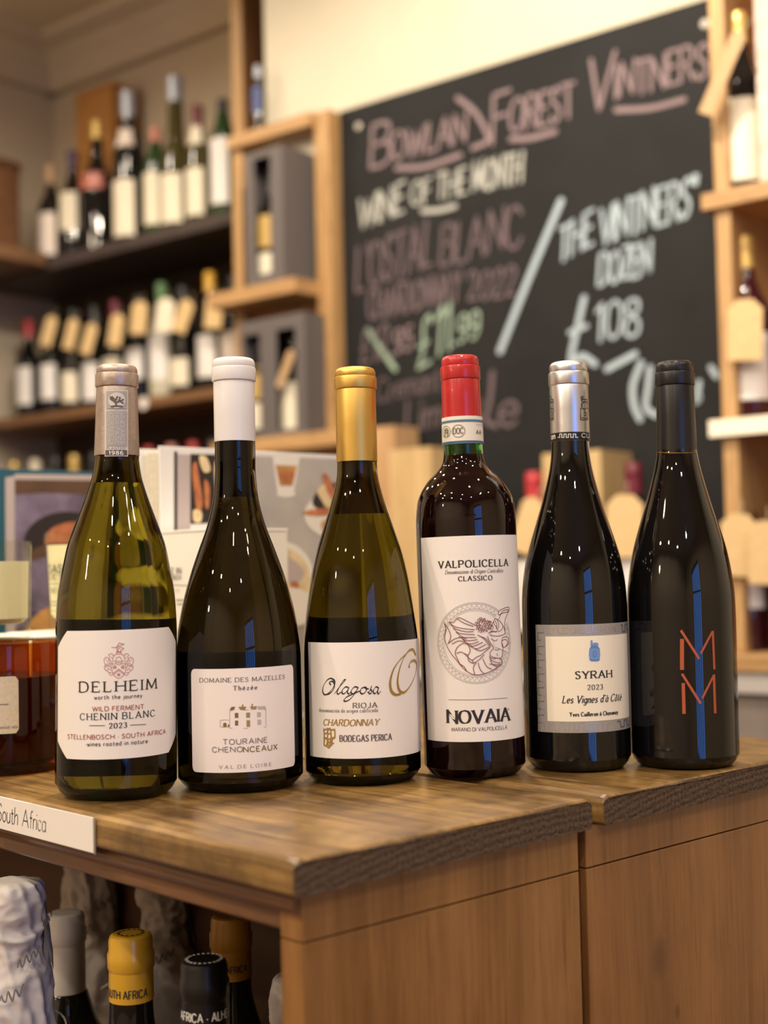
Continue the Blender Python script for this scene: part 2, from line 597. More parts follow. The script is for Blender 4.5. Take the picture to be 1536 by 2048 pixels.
def ribbon(bm, pts, wfun, mp, cap=False):
    """variable-width flat stroke; pts are 2-D, mp maps 2-D to 3-D"""
    P = [Vector(p) for p in pts]
    Q = [P[0]]
    for p in P[1:]:
        if (p - Q[-1]).length > 1e-7:
            Q.append(p)
    if len(Q) < 2:
        return
    n = len(Q)
    Lp, Rp = [], []
    for i in range(n):
        d0 = (Q[i] - Q[i - 1]).normalized() if i else (Q[1] - Q[0]).normalized()
        d1 = (Q[i + 1] - Q[i]).normalized() if i < n - 1 else d0
        t = d0 + d1
        t = t.normalized() if t.length > 1e-4 else d1
        nrm = Vector((-t.y, t.x))
        k = 1 / max(0.5, abs(nrm.dot(Vector((-d1.y, d1.x)))))
        w = 0.5 * wfun(t, i / (n - 1)) * k
        Lp.append(Q[i] + nrm * w)
        Rp.append(Q[i] - nrm * w)
    lv = [bm.verts.new(mp(p)) for p in Lp]
    rv = [bm.verts.new(mp(p)) for p in Rp]
    for i in range(n - 1):
        try:
            bm.faces.new((rv[i], rv[i + 1], lv[i + 1], lv[i]))
        except ValueError:
            pass
    if cap:
        for i, s in ((0, -1), (n - 1, 1)):
            c = Q[i]
            r = (Lp[i] - Rp[i]) * 0.5
            t = Vector((r.y, -r.x)) * s
            fan = [bm.verts.new(mp(c + r * math.cos(a) + t * math.sin(a))) for a in [math.pi * k / 6 for k in range(7)]]
            if s < 0:
                fan.reverse()
            try:
                f = bm.faces.new(fan)
                f.normal_update()
            except ValueError:
                pass

STY = {  # weight, thin share, nib angle, serif, slant, tracking
    'sans': (0.135, 0.92, 0.0, 0, 0.0, 0.24), 'bold': (0.185, 0.9, 0, 0, 0, 0.30), 'light': (0.09, 0.95, 0, 0, 0, 0.26),
    'roman': (0.165, 0.46, 0.25, 1, 0.0, 0.40), 'romanb': (0.215, 0.40, 0.2, 1, 0.0, 0.34), 'ital': (0.155, 0.45, 0.35, 1, 0.22, 0.26),
    'didone': (0.24, 0.24, 0.1, 1, 0.0, 0.22), 'chalk': (0.16, 0.9, 0.5, 0, 0.08, 0.16), 'hand': (0.09, 0.8, 0.6, 0, 0.10, 0.16)}

def layout(s, track, space=0.45):
    x, out = 0.0, []
    for ch in s:
        if ch == ' ':
            x += space
            continue
        w, _ = GL[ch]
        out.append((ch, x))
        x += w + track
    return out, max(0.05, x - track)

def text(bm, s, style, mp, W, H, track=None, jitter=0.0, wt=None, cap=False):
    """letters fitted to width W and cap height H, in the 2-D space that mp maps"""
    weight, thin, nib, serif, slant, tr = STY[style]
    if wt:
        weight = wt
    lay, total = layout(s, tr if track is None else track)
    kx = W / total
    wgt = weight * H
    def wf(t, u):
        return wgt * (thin + (1 - thin) * abs(math.sin(math.atan2(t.y, t.x) - nib)))
    for ch, x0 in lay:
        jy = random.uniform(-jitter, jitter)
        ja = random.uniform(-jitter, jitter)
        tf = lambda p: ((x0 + p[0]) * kx + slant * p[1] * H + ja * p[1] * H, (p[1] + jy) * H)
        for sm, pts in GL[ch][1]:
            pp = smoothcurve(pts, 5) if sm else pts
            q = [tf(p) for p in pp]
            if sm or len(q) == 2:
                ribbon(bm, q, wf, mp, cap)
            else:                                          # sharp corners: one bar per straight piece
                for i in range(len(q) - 1):
                    A_, B_ = Vector(q[i]), Vector(q[i + 1])
                    d = (B_ - A_).normalized()
                    e = 0.0 if cap else 0.25 * wf(d, 0)
                    ribbon(bm, [A_ - d * (e if i else 0), B_ + d * (e if i < len(q) - 2 else 0)], wf, mp, cap)
            if serif and not sm:
                for e, e2 in ((pts[0], pts[1]), (pts[-1], pts[-2])):
                    c = Vector(tf(e))
                    d = (Vector(tf(e2)) - c).normalized()
                    sl = 0.17 * min(kx, H * 1.1)
                    th = max(thin, 0.22) * wgt * 0.85
                    if abs(d.y) > 0.6 and abs(e[1] - e2[1]) > 0.3:
                        off = math.copysign(th * 0.5, d.y)
                        ribbon(bm, [(c.x - sl, c.y + off), (c.x + sl, c.y + off)], lambda t, u: th, mp)
                    elif abs(d.x) > 0.9 and abs(e[0] - e2[0]) > 0.2 and e[0] > 0.3:
                        sg = -1 if e[1] > 0.7 else 1
                        if e[1] in (0.0, 1.0):
                            ribbon(bm, [(c.x, c.y), (c.x + 0.02 * H, c.y + sg * 0.2 * H)], lambda t, u: th, mp)
                    if ch == 'T' and e[1] == 1.0 and abs(d.x) > 0.9:
                        ribbon(bm, [(c.x, c.y), (c.x, c.y - 0.2 * H)], lambda t, u: th, mp)
# ------------------------------------------------------------------ shared materials
glass_olive = mat('olive_glass_with_white_wine', (0.15, 0.118, 0.008), 0.0, trans=1.0, ior=1.36)
glass_brown = mat('brown_glass_with_white_wine', (0.030, 0.021, 0.006), 0.0, trans=1.0, ior=1.38)
glass_gold = mat('deep_olive_glass_with_wine', (0.15, 0.110, 0.004), 0.0, trans=1.0, ior=1.36)
glass_green = mat('green_glass', (0.05, 0.33, 0.05), 0.0, trans=1.0, ior=1.45)
red_wine = mat('dark_glass_full_of_red_wine', (0.010, 0.0015, 0.002), 0.02, trans=0.6, ior=1.48)
black_glass = mat('black_bottle_glass', (0.0035, 0.003, 0.003), 0.02, spec=0.5, ior=1.52)
air_glass = mat('inner_glass_wall', (0.9, 0.9, 0.8), 0.0, trans=1.0, ior=1.40)
paper = mat('label_paper', (0.80, 0.765, 0.73), 0.6, grain=0.02, gscale=1500)
paper_pink = mat('label_paper_warm_white', (0.82, 0.765, 0.745), 0.6, grain=0.015, gscale=1500)
paper_cream = mat('label_paper_cream', (0.86, 0.80, 0.65), 0.6, grain=0.015, gscale=1500)
paper_grey = mat('label_grey_silver', (0.36, 0.34, 0.325), 0.45, metal=0.15)
paper_lilac = mat('label_grey_edge', (0.50, 0.48, 0.50), 0.6)
ink = mat('black_ink', (0.025, 0.022, 0.022), 0.55)
ink_grey = mat('grey_ink', (0.14, 0.12, 0.115), 0.55)
ink_mid = mat('mid_grey_ink', (0.24, 0.22, 0.21), 0.55)
ink_pale = mat('pale_grey_ink', (0.46, 0.44, 0.42), 0.55)
ink_red = mat('brick_red_ink', (0.36, 0.11, 0.09), 0.55)
ink_rose = mat('rose_ink', (0.50, 0.20, 0.19), 0.55)
ink_wine = mat('wine_red_ink', (0.20, 0.045, 0.06), 0.55)
ink_gold = mat('gold_ink', (0.42, 0.27, 0.07), 0.35, metal=0.5)
ink_olive = mat('olive_gold_ink', (0.22, 0.16, 0.05), 0.45, metal=0.3)
ink_blue = mat('blue_ink', (0.16, 0.30, 0.62), 0.55)
ink_blue_dark = mat('slate_blue_ink', (0.08, 0.17, 0.27), 0.5)
ink_orange = mat('orange_red_enamel', (0.40, 0.085, 0.034), 0.45)
ink_white = mat('white_ink', (0.8, 0.8, 0.78), 0.5)
foil_taupe = mat('taupe_foil', (0.42, 0.345, 0.30), 0.40, metal=0.7, grain=0.10, gscale=260, bump=0.15)
foil_white = mat('white_capsule', (0.70, 0.685, 0.69), 0.38, coat=0.2)
foil_gold = mat('gold_foil', (0.66, 0.43, 0.115), 0.42, metal=1.0, bump=0.05, gscale=120)
foil_red = mat('red_capsule', (0.44, 0.014, 0.018), 0.30, coat=0.3)
foil_silver = mat('silver_foil', (0.62, 0.64, 0.68), 0.34, metal=1.0, bump=0.05, gscale=120)
foil_black = mat('black_capsule', (0.007, 0.007, 0.008), 0.32)
strip_grey = mat('printed_strip_grey', (0.36, 0.34, 0.33), 0.45, metal=0.2)
strip_pale = mat('printed_strip_pale', (0.56, 0.53, 0.50), 0.45)
strip_dark = mat('printed_strip_dark', (0.10, 0.08, 0.07), 0.45)

# ------------------------------------------------------------------ the six bottles on the table
class Bottle:
    def __init__(s, label, base_px, axis_top, y_top, half, prof, lean=0.0, tilt=0.0):
        front = on_height(base_px[0], base_px[1], TOP)
        dirv = Vector((front.x - CAM.x, front.y - CAM.y, 0)).normalized()
        Z = (front - CAM).dot(F)
        R = half * Z / FPX
        c = front + dirv * R * 0.93
        s.R = half * (c - CAM).dot(F) / FPX
        s.t = thing('wine_bottle', label, 'bottle', (c.x, c.y, TOP + abs(lean) * s.R * 0.6))
        s.t.rotation_euler = (0, lean, 0)
        s.M = Matrix.Translation(s.t.location) @ Matrix.Rotation(lean, 4, 'Y')
        s.Mi = s.M.inverted()
        s.tilt = tilt
        s.c = c
        s.axis = lambda y: axis_top + (base_px[0] - axis_top) * (y - y_top) / (base_px[1] - y_top)
        s.prof = []
        for y, w in prof:                                   # silhouette -> radius and height
            s.prof.append((s.rad(w), s.zof(y)))
        s.o = s.Mi @ CAM

    def rad(s, w):
        return w * (s.c - CAM).dot(F) / FPX

    def zof(s, y):
        d = ray(s.axis(y), y)
        p = CAM + d * ((s.c.y - CAM.y) / d.y)
        return (s.Mi @ p).z

    def Rz(s, z):
        pr = sorted(s.prof, key=lambda q: q[1])
        if z <= pr[0][1]:
            return pr[0][0]
        for (r0, z0), (r1, z1) in zip(pr, pr[1:]):
            if z0 <= z <= z1:
                return r0 + (r1 - r0) * (z - z0) / max(1e-9, z1 - z0)
        return pr[-1][0]

    def surf(s, kind):
        """(uv from pixel, map from uv) for the label cylinder or the tapered capsule"""
        d3 = s.Mi.to_3x3()
        Rf = (lambda z: s.R) if kind == 'label' else s.Rz
        R0 = s.R if kind == 'label' else s.cap_r
        tl = s.tilt if kind == 'label' else 0.0
        def uv(px, py):
            d = d3 @ ray(px, py)
            R = R0
            for _ in range(4):
                a = d.x * d.x + d.y * d.y
                b = s.o.x * d.x + s.o.y * d.y
                q = s.o.x ** 2 + s.o.y ** 2 - R * R
                t = (-b - math.sqrt(max(0.0, b * b - a * q))) / a
                p = s.o + d * t
                R = Rf(p.z)
            u = math.atan2(p.x, -p.y) * R0
            return Vector((u, p.z - u * tl))
        def mp(off):
            def f(p):
                z = p[1] + p[0] * tl
                R = Rf(z) + off
                a = p[0] / R0
                return (R * math.sin(a), -R * math.cos(a), z)
            return f
        return uv, mp

    def glass(s, m, y_cap, air=None, neck_mat=None):
        """solid body of glass and wine, with a pocket of air above the fill level"""
        pr = sorted([(r, z) for r, z in s.prof if z < s.zof(y_cap) + 0.03], key=lambda q: q[1])
        s.Rb = s.R
        body = [(r, z) for r, z in pr if z > 0.006]
        heel = [(0, 0.0008), (s.R * 0.70, 0.0008), (s.R * 0.80, 0.0), (s.R * 0.87, 0.0012), (s.R * 0.945, 0.0045)]
        outer = heel + fine(body, 5)
        bm = bmesh.new()
        split = s.zof(air[0]) if air else 9
        if neck_mat:
            lathe(bm, outer, 96, cap1=True, mi=lambda a, b: 1 if (a + b) / 2 > split else 0)
        else:
            lathe(bm, outer, 96, cap1=True)
        mats = [m] + ([neck_mat] if neck_mat else [])
        if air:
            z0 = s.zof(air[0])
            z1 = outer[-1][1] - 0.004
            zs = [z0 + (z1 - z0) * i / 14 for i in range(15)]
            inner = [(0, z0)] + [(max(0.002, s.Rz(z) - 0.0032), z) for z in zs] + [(0, z1)]
            lathe(bm, inner, 64, flip=True, mi=len(mats) - 1)
            if neck_mat is None:
                pass
        o = obj('glass_body', bm, mats, s.t)
        return o

    def capsule(s, m, rows, y_low, extra=0.0005):
        """rows: (y, half width) from the top edge down to the lower edge"""
        pr = [(s.rad(w) + extra * 0.3, s.zof(y)) for y, w in rows]
        pr.reverse()
        top_r, top_z = pr[-1]
        prof = [(pr[0][0] - 0.0006, pr[0][1])] + pr + [(top_r * 0.96, top_z + 0.0010), (top_r * 0.88, top_z + 0.0016), (top_r * 0.6, top_z + 0.0018), (0, top_z + 0.0018)]
        bm = bmesh.new()
        lathe(bm, prof, 72)
        s.cap_r = sum(r for r, z in pr) / len(pr)
        s.prof = [q for q in s.prof if q[1] < pr[0][1] - 1e-4] + pr
        return obj('capsule', bm, m, s.t)

    def patch(s, name, m, uL, uR, zB, zT, R=None, off=0.00025, corner=None, cs=0.0, parent=None, mp=None, n=48):
        """sheet of paper wrapped on the bottle; corner = None / 'chamfer' / 'round'"""
        if mp is None:
            mp = s.surf('label')[1](off)
        bm = bmesh.new()
        us = [uL + (uR - uL) * i / n for i in range(n + 1)]
        if corner:
            us = sorted(set(us + [uL + cs[0] * k / 6 for k in range(7)] + [uR - cs[0] * k / 6 for k in range(7)]))
        prev = None
        for u in us:
            e = min(u - uL, uR - u)
            d = 0.0
            if corner and e < cs[0]:
                f = 1 - e / cs[0]
                d = cs[1] * f if corner == 'chamfer' else cs[1] * (1 - math.sqrt(max(0, 1 - f * f)))
            ring = [bm.verts.new(mp((u, zB + d + (zT - zB - 2 * d) * k / 4))) for k in range(5)]
            if prev:
                for k in range(4):
                    bm.faces.new((prev[k], ring[k], ring[k + 1], prev[k + 1])).smooth = True
            prev = ring
        return obj(name, bm, m, parent or s.t)

class Pen:
    """draws on one surface of a bottle in zoomed-photo coordinates"""
    def __init__(s, b, kind, ox, oy, k, off=0.00045):
        s.b, s.ox, s.oy, s.k = b, ox, oy, k
        s.uv0, mpf = b.surf(kind)
        s.mp = mpf(off)
        s.px = (b.c - CAM).dot(F) / FPX / k           # metres per zoomed pixel
        s.bms = {}
    def uv(s, x, y):
        return s.uv0(s.ox + x / s.k, s.oy + y / s.k)
    def bm(s, m):
        return s.bms.setdefault(m.name, (m, bmesh.new()))[1]
    def text(s, st, style, m, x0, x1, yt, yb, **kw):
        ym = (yt + yb) / 2
        xm = (x0 + x1) / 2
        uL, uR = s.uv(x0, ym).x, s.uv(x1, ym).x
        zt, zb = s.uv(xm, yt).y, s.uv(xm, yb).y
        f = lambda p: s.mp((uL + p[0], zb + p[1]))
        text(s.bm(m), st, style, f, uR - uL, zt - zb, **kw)
    def vtext(s, st, style, m, x0, x1, y0, y1, **kw):
        """lettering turned to read downwards"""
        uL, uR = s.uv(x0, (y0 + y1) / 2).x, s.uv(x1, (y0 + y1) / 2).x
        z0, z1 = s.uv((x0 + x1) / 2, y0).y, s.uv((x0 + x1) / 2, y1).y
        f = lambda p: s.mp((uL + p[1], z0 - p[0]))
        text(s.bm(m), st, style, f, z0 - z1, uR - uL, **kw)
    def line(s, m, pts, w, smooth=True, thin=1.0, nib=0.5, cap=False, n=5):
        P = smoothcurve(pts, n) if smooth and len(pts) > 2 else pts
        Q = [s.uv(*p) for p in P]
        wd = w * s.px
        ribbon(s.bm(m), Q, lambda t, u: wd * (thin + (1 - thin) * abs(math.sin(math.atan2(t.y, t.x) - nib))), s.mp, cap)
    def lines(s, m, w, *many, **kw):
        for st in many:
            s.line(m, [tuple(float(v) for v in p.split(',')) for p in st.split()], w, **kw)
    def ring(s, m, cx, cy, r, w, n=48, ry=None):
        c = s.uv(cx, cy)
        ra, rb = r * s.px, (ry or r) * s.px
        wd = w * s.px
        Q = [(c.x + ra * math.cos(2 * math.pi * i / n), c.y + rb * math.sin(2 * math.pi * i / n)) for i in range(n + 1)]
        ribbon(s.bm(m), Q, lambda t, u: wd, s.mp)
    def fill(s, m, pts, smooth=False):
        P = smoothcurve(pts, 4, closed=True) if smooth else pts
        t2 = bmesh.new()
        f = t2.faces.new([t2.verts.new((*s.uv(*p), 0)) for p in P])
        bmesh.ops.triangulate(t2, faces=[f])
        for _ in range(4):                                # fine enough to bend round the bottle
            es = [e for e in t2.edges if e.calc_length() > 0.0022]
            if not es:
                break
            bmesh.ops.subdivide_edges(t2, edges=es, cuts=1)
            bmesh.ops.triangulate(t2, faces=t2.faces[:])
        bm = s.bm(m)
        vm = {v: bm.verts.new(s.mp((v.co.x, v.co.y))) for v in t2.verts}
        for f in t2.faces:
            bm.faces.new([vm[v] for v in f.verts])
        t2.free()
    def done(s, parent, names=None):
        for k, (m, bm) in s.bms.items():
            nm = (names or {}).get(k, 'lettering')
            obj(nm, bm, m, parent)
        s.bms = {}

def label_box(b, pen, xl, xr, yt, yb):
    """edges of a label: left / right at mid height, top / bottom on the axis"""
    ym = (yt + yb) / 2
    xm = (xl + xr) / 2
    return pen.uv(xl, ym).x, pen.uv(xr, ym).x, pen.uv(xm, yb).y, pen.uv(xm, yt).y

# ---- bottle with the crest label
B1 = Bottle('olive glass wine bottle with taupe foil and red crest label, leftmost of the row',
            (233, 1605), 236, 735, 120,
            [(1592, 112), (1582, 117), (1560, 120), (1480, 120), (1400, 120), (1330, 120), (1280, 120), (1235, 119), (1180, 115), (1130, 105.5), (1090, 97), (1050, 83),
             (1000, 64), (960, 51), (930, 45.5), (912, 43.8), (860, 42.4), (800, 40.5), (770, 40), (745, 39)], lean=0.016, tilt=0.020)
B1.glass(glass_olive, 912, air=(968,))
cap = B1.capsule(foil_taupe, [(737, 39.0), (740, 40.4), (747, 40.6), (748.2, 40.1), (749.6, 42.199999999999996), (751, 42.699999999999996), (773.5, 42.8), (775, 42.3), (776.2, 39.699999999999996), (778.5, 40.4), (800, 41.2), (860, 43), (912, 44.8)], 912)
p = Pen(B1, 'cap', 80, 700, 5.12, 0.0006)
p.fill(strip_pale, [(668, 412), (898, 412), (898, 1092), (668, 1092)])
p.mp = B1.surf('cap')[1](0.0009)
p.fill(strip_grey, [(684, 424), (886, 424), (886, 606), (684, 606)])
p.fill(strip_grey, [(684, 624), (886, 624), (886, 984), (684, 984)])
p.fill(strip_dark, [(676, 1026), (886, 1026), (886, 1080), (676, 1080)])
p.text('PLANTED', 'bold', ink_mid, 686, 866, 994, 1014)
p.mp = B1.surf('cap')[1](0.0012)
c_ = [(786 + 82 * math.cos(a * math.pi / 14), 518 + 82 * math.sin(a * math.pi / 14)) for a in range(28)]
p.fill(strip_pale, c_)
p.text('1986', 'bold', ink_white, 712, 846, 1036, 1072)
for x_, w_ in ((720, 'CERTIFIED'), (770, 'HERITAGE'), (822, 'VINEYARDS')):
    p.vtext(w_, 'sans', strip_pale, x_, x_ + 34, 650, 960)
p.mp = B1.surf('cap')[1](0.0015)
p.lines(strip_dark, 14, "785,580 778,555 772,530 765,505", "772,535 745,515 722,498", "768,510 750,490 742,475", "778,545 800,530 830,520 850,505", "776,520 785,495 795,475", "800,530 815,500 812,480", "732,580 785,575 840,580", "745,512 735,490 722,480", "820,522 835,540 850,545")
p.done(cap, {strip_pale.name: 'printed_strip', strip_grey.name: 'printed_strip', strip_dark.name: 'printed_strip'})
p = Pen(B1, 'label', 80, 1220, 5.12)
uL, uR, zB, zT = label_box(B1, p, 187, 1386, 205, 1525)
lab = B1.patch('label', paper, uL, uR, zB, zT, corner='chamfer', cs=(0.0125, 0.0108))
B1.patch('back_label', paper, math.pi * B1.R - 0.052, math.pi * B1.R + 0.052, 0.006, B1.zof(1252), off=0.0003)  # stretched down to the heel so the glass there looks dark
p.text('DELHEIM', 'roman', ink, 410, 1186, 728, 833)
p.text('worth the journey', 'bold', ink_grey, 558, 1042, 866, 908, track=0.3)
p.text('WILD FERMENT', 'bold', ink_red, 540, 1060, 983, 1028)
p.text('CHENIN BLANC', 'roman', ink, 416, 1170, 1052, 1118)
p.text('2023', 'romanb', ink, 710, 886, 1156, 1208)
p.line(ink, [(508, 1182), (590, 1183), (668, 1182)], 6)
p.line(ink, [(922, 1178), (1000, 1175), (1082, 1170)], 6)
p.text('STELLENBOSCH \u00b7 SOUTH AFRICA', 'bold', ink_red, 290, 1280, 1272, 1316)
p.text('\u00b7wines rooted in nature\u00b7', 'bold', ink_grey, 470, 1112, 1342, 1386, track=0.3)
half_crest = ["735,556 737,610 748,650 775,684 806,702", "735,556 770,548 806,562", "742,652 775,628 806,602", "750,660 778,640 806,617",
              "735,600 722,585 716,560 726,545 740,552", "735,640 708,640 690,622 696,604 716,608 728,622", "748,660 728,668 712,655 706,640", "716,560 694,566 668,552 656,520 664,492 688,482 706,500 700,522 684,524",
              "690,622 670,612 660,588 666,566 690,572 704,590", "706,500 716,478 704,458 724,446 746,452 756,474 742,490 728,484", "684,548 700,548 712,540 720,520 712,505", "756,474 770,455 790,450 806,452",
              "742,490 748,515 768,528 784,520", "728,520 740,535 736,552", "672,510 684,504", "668,584 682,584", "736,462 744,470", "784,548 776,520 784,490 806,478", "790,520 806,526", "788,535 806,540"]
for st in half_crest:
    pts = [tuple(float(v) for v in q.split(',')) for q in st.split()]
    p.line(ink_rose, pts, 5.5)
    p.line(ink_rose, [(1612 - x, y) for x, y in pts], 5.5)
for x_, y_, r_ in ((765, 585, 15), (847, 585, 15), (806, 662, 13)):
    p.ring(ink_rose, x_, y_, r_, 5, n=16)
    p.ring(ink_rose, x_, y_, r_ * 0.45, 5, n=10)
p.lines(ink_rose, 6, "780,446 790,410 785,385 805,345 815,332", "835,446 828,410 848,402 858,392 832,383 818,365", "732,380 770,384 800,365 818,372", "815,335 830,345 858,343 846,358 825,358", "780,424 832,424", "784,434 832,434", "795,372 800,400 795,420", "812,380 815,400")
p.done(lab, {ink_rose.name: 'crest'})

# ---- bottle with the country house label
B2 = Bottle('wide dark brown wine bottle with white capsule and a country house label',
            (482, 1588), 468, 720, 125,
            [(1577, 117), (1568, 121.5), (1548, 125), (1450, 125.3), (1340, 125), (1300, 124.3), (1250, 118.5), (1200, 108.5), (1150, 94.5), (1100, 77),
             (1050, 58.5), (1000, 46), (950, 41.2), (920, 41), (885, 40.6), (830, 40.3), (768, 40.5), (745, 39.5)], lean=0.001, tilt=0.008)
B2.glass(glass_brown, 885, air=(996,))
B2.capsule(foil_white, [(723, 41.0), (726, 42.4), (735, 42.6), (736.2, 42.1), (737.6, 43.699999999999996), (739, 44.199999999999996), (761.5, 44.3), (763, 43.8), (764.2, 40.5), (766.5, 41.2), (830, 41), (884, 41.2)], 885)
p = Pen(B2, 'label', 340, 1250, 5.12)
uL, uR, zB, zT = label_box(B2, p, 226, 1268, 443, 1508)
lab = B2.patch('label', paper_pink, uL, uR, zB, zT, corner='round', cs=(0.0035, 0.0035))
B2.patch('back_label', paper, math.pi * B2.R - 0.045, math.pi * B2.R + 0.045, 0.006, B2.zof(1316), off=0.0003)  # lengthened to the foot as well, to darken the glass below
p.text('DOMAINE DES MAZELLES', 'roman', ink_grey, 308, 1170, 537, 580, track=0.34)
p.text('Th\u00e9z\u00e9e', 'romanb', ink_grey, 650, 888, 620, 664, track=0.42)
p.text('TOURAINE', 'bold', ink_mid, 546, 994, 1164, 1216)
p.text('CHENO', 'bold', ink_mid, 437, 742, 1249, 1301)
p.text('NCEAUX', 'bold', ink_olive, 752, 1094, 1238, 1290)
p.text('VAL DE LOIRE', 'roman', ink_mid, 505, 1036, 1430, 1463, track=0.6)
p.lines(ink_pale, 6, "612,880 612,1055", "612,1055 780,1058 980,1045", "978,865 980,1045", "612,878 780,870 980,862", "515,975 515,1042", "512,975 560,970 605,972", "515,1042 560,1044 610,1042", smooth=False)
p.fill(ink_olive, [(610, 872), (630, 838), (668, 836), (655, 868)])
p.fill(ink_gold, [(700, 838), (735, 836), (738, 812), (750, 812), (752, 836), (780, 835), (768, 868), (722, 868)])
p.fill(ink_gold, [(815, 835), (832, 834), (834, 806), (846, 806), (848, 834), (888, 830), (880, 862), (832, 864)])
p.fill(ink_pale, [(892, 832), (970, 828), (984, 858), (900, 862)])
for x_, y_, w_, h_, m_ in ((664, 900, 36, 50, ink_olive), (666, 978, 32, 50, ink_olive), (780, 897, 38, 50, ink_gold), (783, 975, 36, 66, ink_gold), (890, 892, 38, 48, ink_pale), (895, 968, 36, 50, ink_pale), (594, 1018, 14, 26, ink_olive)):
    p.fill(m_, [(x_, y_), (x_ + w_, y_ - 1), (x_ + w_, y_ + h_ - 1), (x_, y_ + h_)])
p.fill(ink_olive, [(546, 1044), (546, 1012), (555, 1000), (572, 1000), (581, 1012), (581, 1044)])
p.done(lab)

# ---- bottle with the script label
B3 = Bottle('olive wine bottle with gold foil and script lettered label on the table',
            (727, 1574), 712, 740, 116,
            [(1563, 108), (1553, 113), (1535, 116), (1450, 116), (1380, 116), (1290, 115.5), (1240, 110.5), (1162, 99), (1110, 88), (1058, 71.5), (1006, 54.5), (970, 45), (950, 41.5),
             (925, 40.3), (880, 40), (800, 40), (782, 40), (760, 38.5)], lean=0.002, tilt=0.004)
B3.glass(glass_gold, 925, air=(1030,))
B3.capsule(foil_gold, [(742, 39.0), (745, 40.4), (753, 40.6), (754.2, 40.1), (755.6, 42.099999999999994), (757, 42.599999999999994), (777.5, 42.699999999999996), (779, 42.199999999999996), (780.2, 39.599999999999994), (782.5, 40.3), (850, 40.6), (924, 41)], 925)
p = Pen(B3, 'label', 590, 1220, 5.533)
uL, uR, zB, zT = label_box(B3, p, 160, 1392, 355, 1643)
lab = B3.patch('label', paper_lilac, uL, uR, zB, zT)
iL, iR = p.uv(190, 1000).x, p.uv(1348, 1000).x
B3.patch('label_face', paper, iL, iR, zB, zT, off=0.00036, parent=lab)
B3.patch('back_label', paper, math.pi * B3.R - 0.05, math.pi * B3.R + 0.05, 0.006, B3.zof(1247), off=0.0003)  # also drawn down to the heel to keep light out of the foot
p.mp = B3.surf('label')[1](0.00055)
p.text('RIOJA', 'romanb', ink_grey, 645, 905, 1026, 1081)
p.text('denominaci\u00f3n de origen calificada', 'roman', ink_mid, 275, 912, 1092, 1134)
p.text('CHARDONNAY', 'ital', ink_gold, 320, 922, 1213, 1281, wt=0.2)
p.text('BODEGAS PERICA', 'romanb', ink_grey, 500, 1064, 1384, 1452)
p.lines(ink, 17, "440,785 405,755 360,775 320,840 312,900 335,937 380,915 425,860 445,810 437,775 415,760", "400,830 385,800 420,790 440,830 425,885 385,925 345,935", "440,925 495,850 550,785 558,770 535,782 500,840 470,905 480,930 515,905",
        "590,855 560,850 530,880 522,915 545,925 580,890 600,852", "600,852 582,905 595,928 625,900", "695,855 660,850 630,880 622,912 645,925 685,885 702,852", "702,852 665,920 610,985 560,1010 545,995 575,960 650,925 715,895",
        "770,852 735,868 722,905 742,927 780,905 790,865 770,852 792,872 815,868", "800,912 822,900 844,848 836,876 850,898 838,922 812,922", "918,858 892,850 870,880 866,912 882,924 906,900 924,854", "924,854 912,905 922,926 948,896", thin=0.28, nib=0.95)
p.lines(ink_gold, 34, "1225,485 1150,560 1085,660 1050,790 1060,890 1105,935 1165,930", thin=0.25, nib=0.7)
p.lines(ink_gold, 34, "1330,500 1300,440 1250,455 1195,540 1150,660 1130,790 1150,890 1200,912 1260,850 1315,740 1340,620 1325,565 1285,565 1258,605 1258,640", thin=0.22, nib=0.9)
p.lines(ink_gold, 16, "325,1330 330,1400 322,1420", "325,1325 360,1322 365,1355 330,1370", "365,1320 365,1420", "365,1325 400,1322", "365,1370 395,1368", "400,1320 405,1420", "405,1325 440,1330 445,1380 440,1415 405,1420", "330,1425 328,1490 350,1500 360,1470 360,1425 330,1425",
        "370,1425 370,1500", "370,1428 400,1425", "370,1465 395,1462", "370,1500 400,1500 415,1480", "400,1425 385,1520 350,1505", "420,1430 410,1470 435,1475", "318,1320 450,1322", "330,1415 445,1412", "355,1310 380,1312 400,1308")
p.done(lab, {})

# ---- bottle with the medallion label
B4 = Bottle('red wine bottle with bright red capsule, neck band and winged figure medallion label',
            (951, 1560), 922, 716, 101,
            [(1550, 95), (1541, 99), (1525, 101), (1400, 101), (1250, 101), (1065, 101), (1030, 99.8), (1000, 95.5), (980, 87), (960, 73), (945, 57), (930, 45), (915, 40.6), (905, 39.6),
             (885, 39.4), (860, 39.3), (835, 38.9), (800, 38.3), (765, 38.0), (745, 37)], lean=-0.012, tilt=0.0)
B4.glass(red_wine, 885, air=(911,), neck_mat=glass_green)
cap = B4.capsule(foil_red, [(718, 35.8), (721, 37.199999999999996), (732, 37.4), (733.2, 36.9), (734.6, 39.4), (736, 39.9), (758.5, 40.0), (760, 39.5), (761.2, 37.699999999999996), (763.5, 38.4), (800, 38.9), (838, 39.8)], 838)
band_m = mat('neck_band_paper', (0.74, 0.70, 0.62), 0.6)
rows = [(836, 40.2), (850, 40.6), (870, 40.9), (885, 41.1)]
bm = bmesh.new()
pr = [(B4.rad(w) + 0.0003, B4.zof(y)) for y, w in reversed(rows)]
lathe(bm, [(pr[0][0] - 0.001, pr[0][1])] + pr + [(pr[-1][0] - 0.001, pr[-1][1])], 72)
band = obj('neck_band', bm, band_m, B4.t)
B4.prof = [q for q in B4.prof if q[1] < pr[0][1] - 1e-4] + pr + [q for q in B4.prof if q[1] > pr[-1][1] + 1e-4]
p = Pen(B4, 'cap', 840, 700, 3.84, 0.0003)
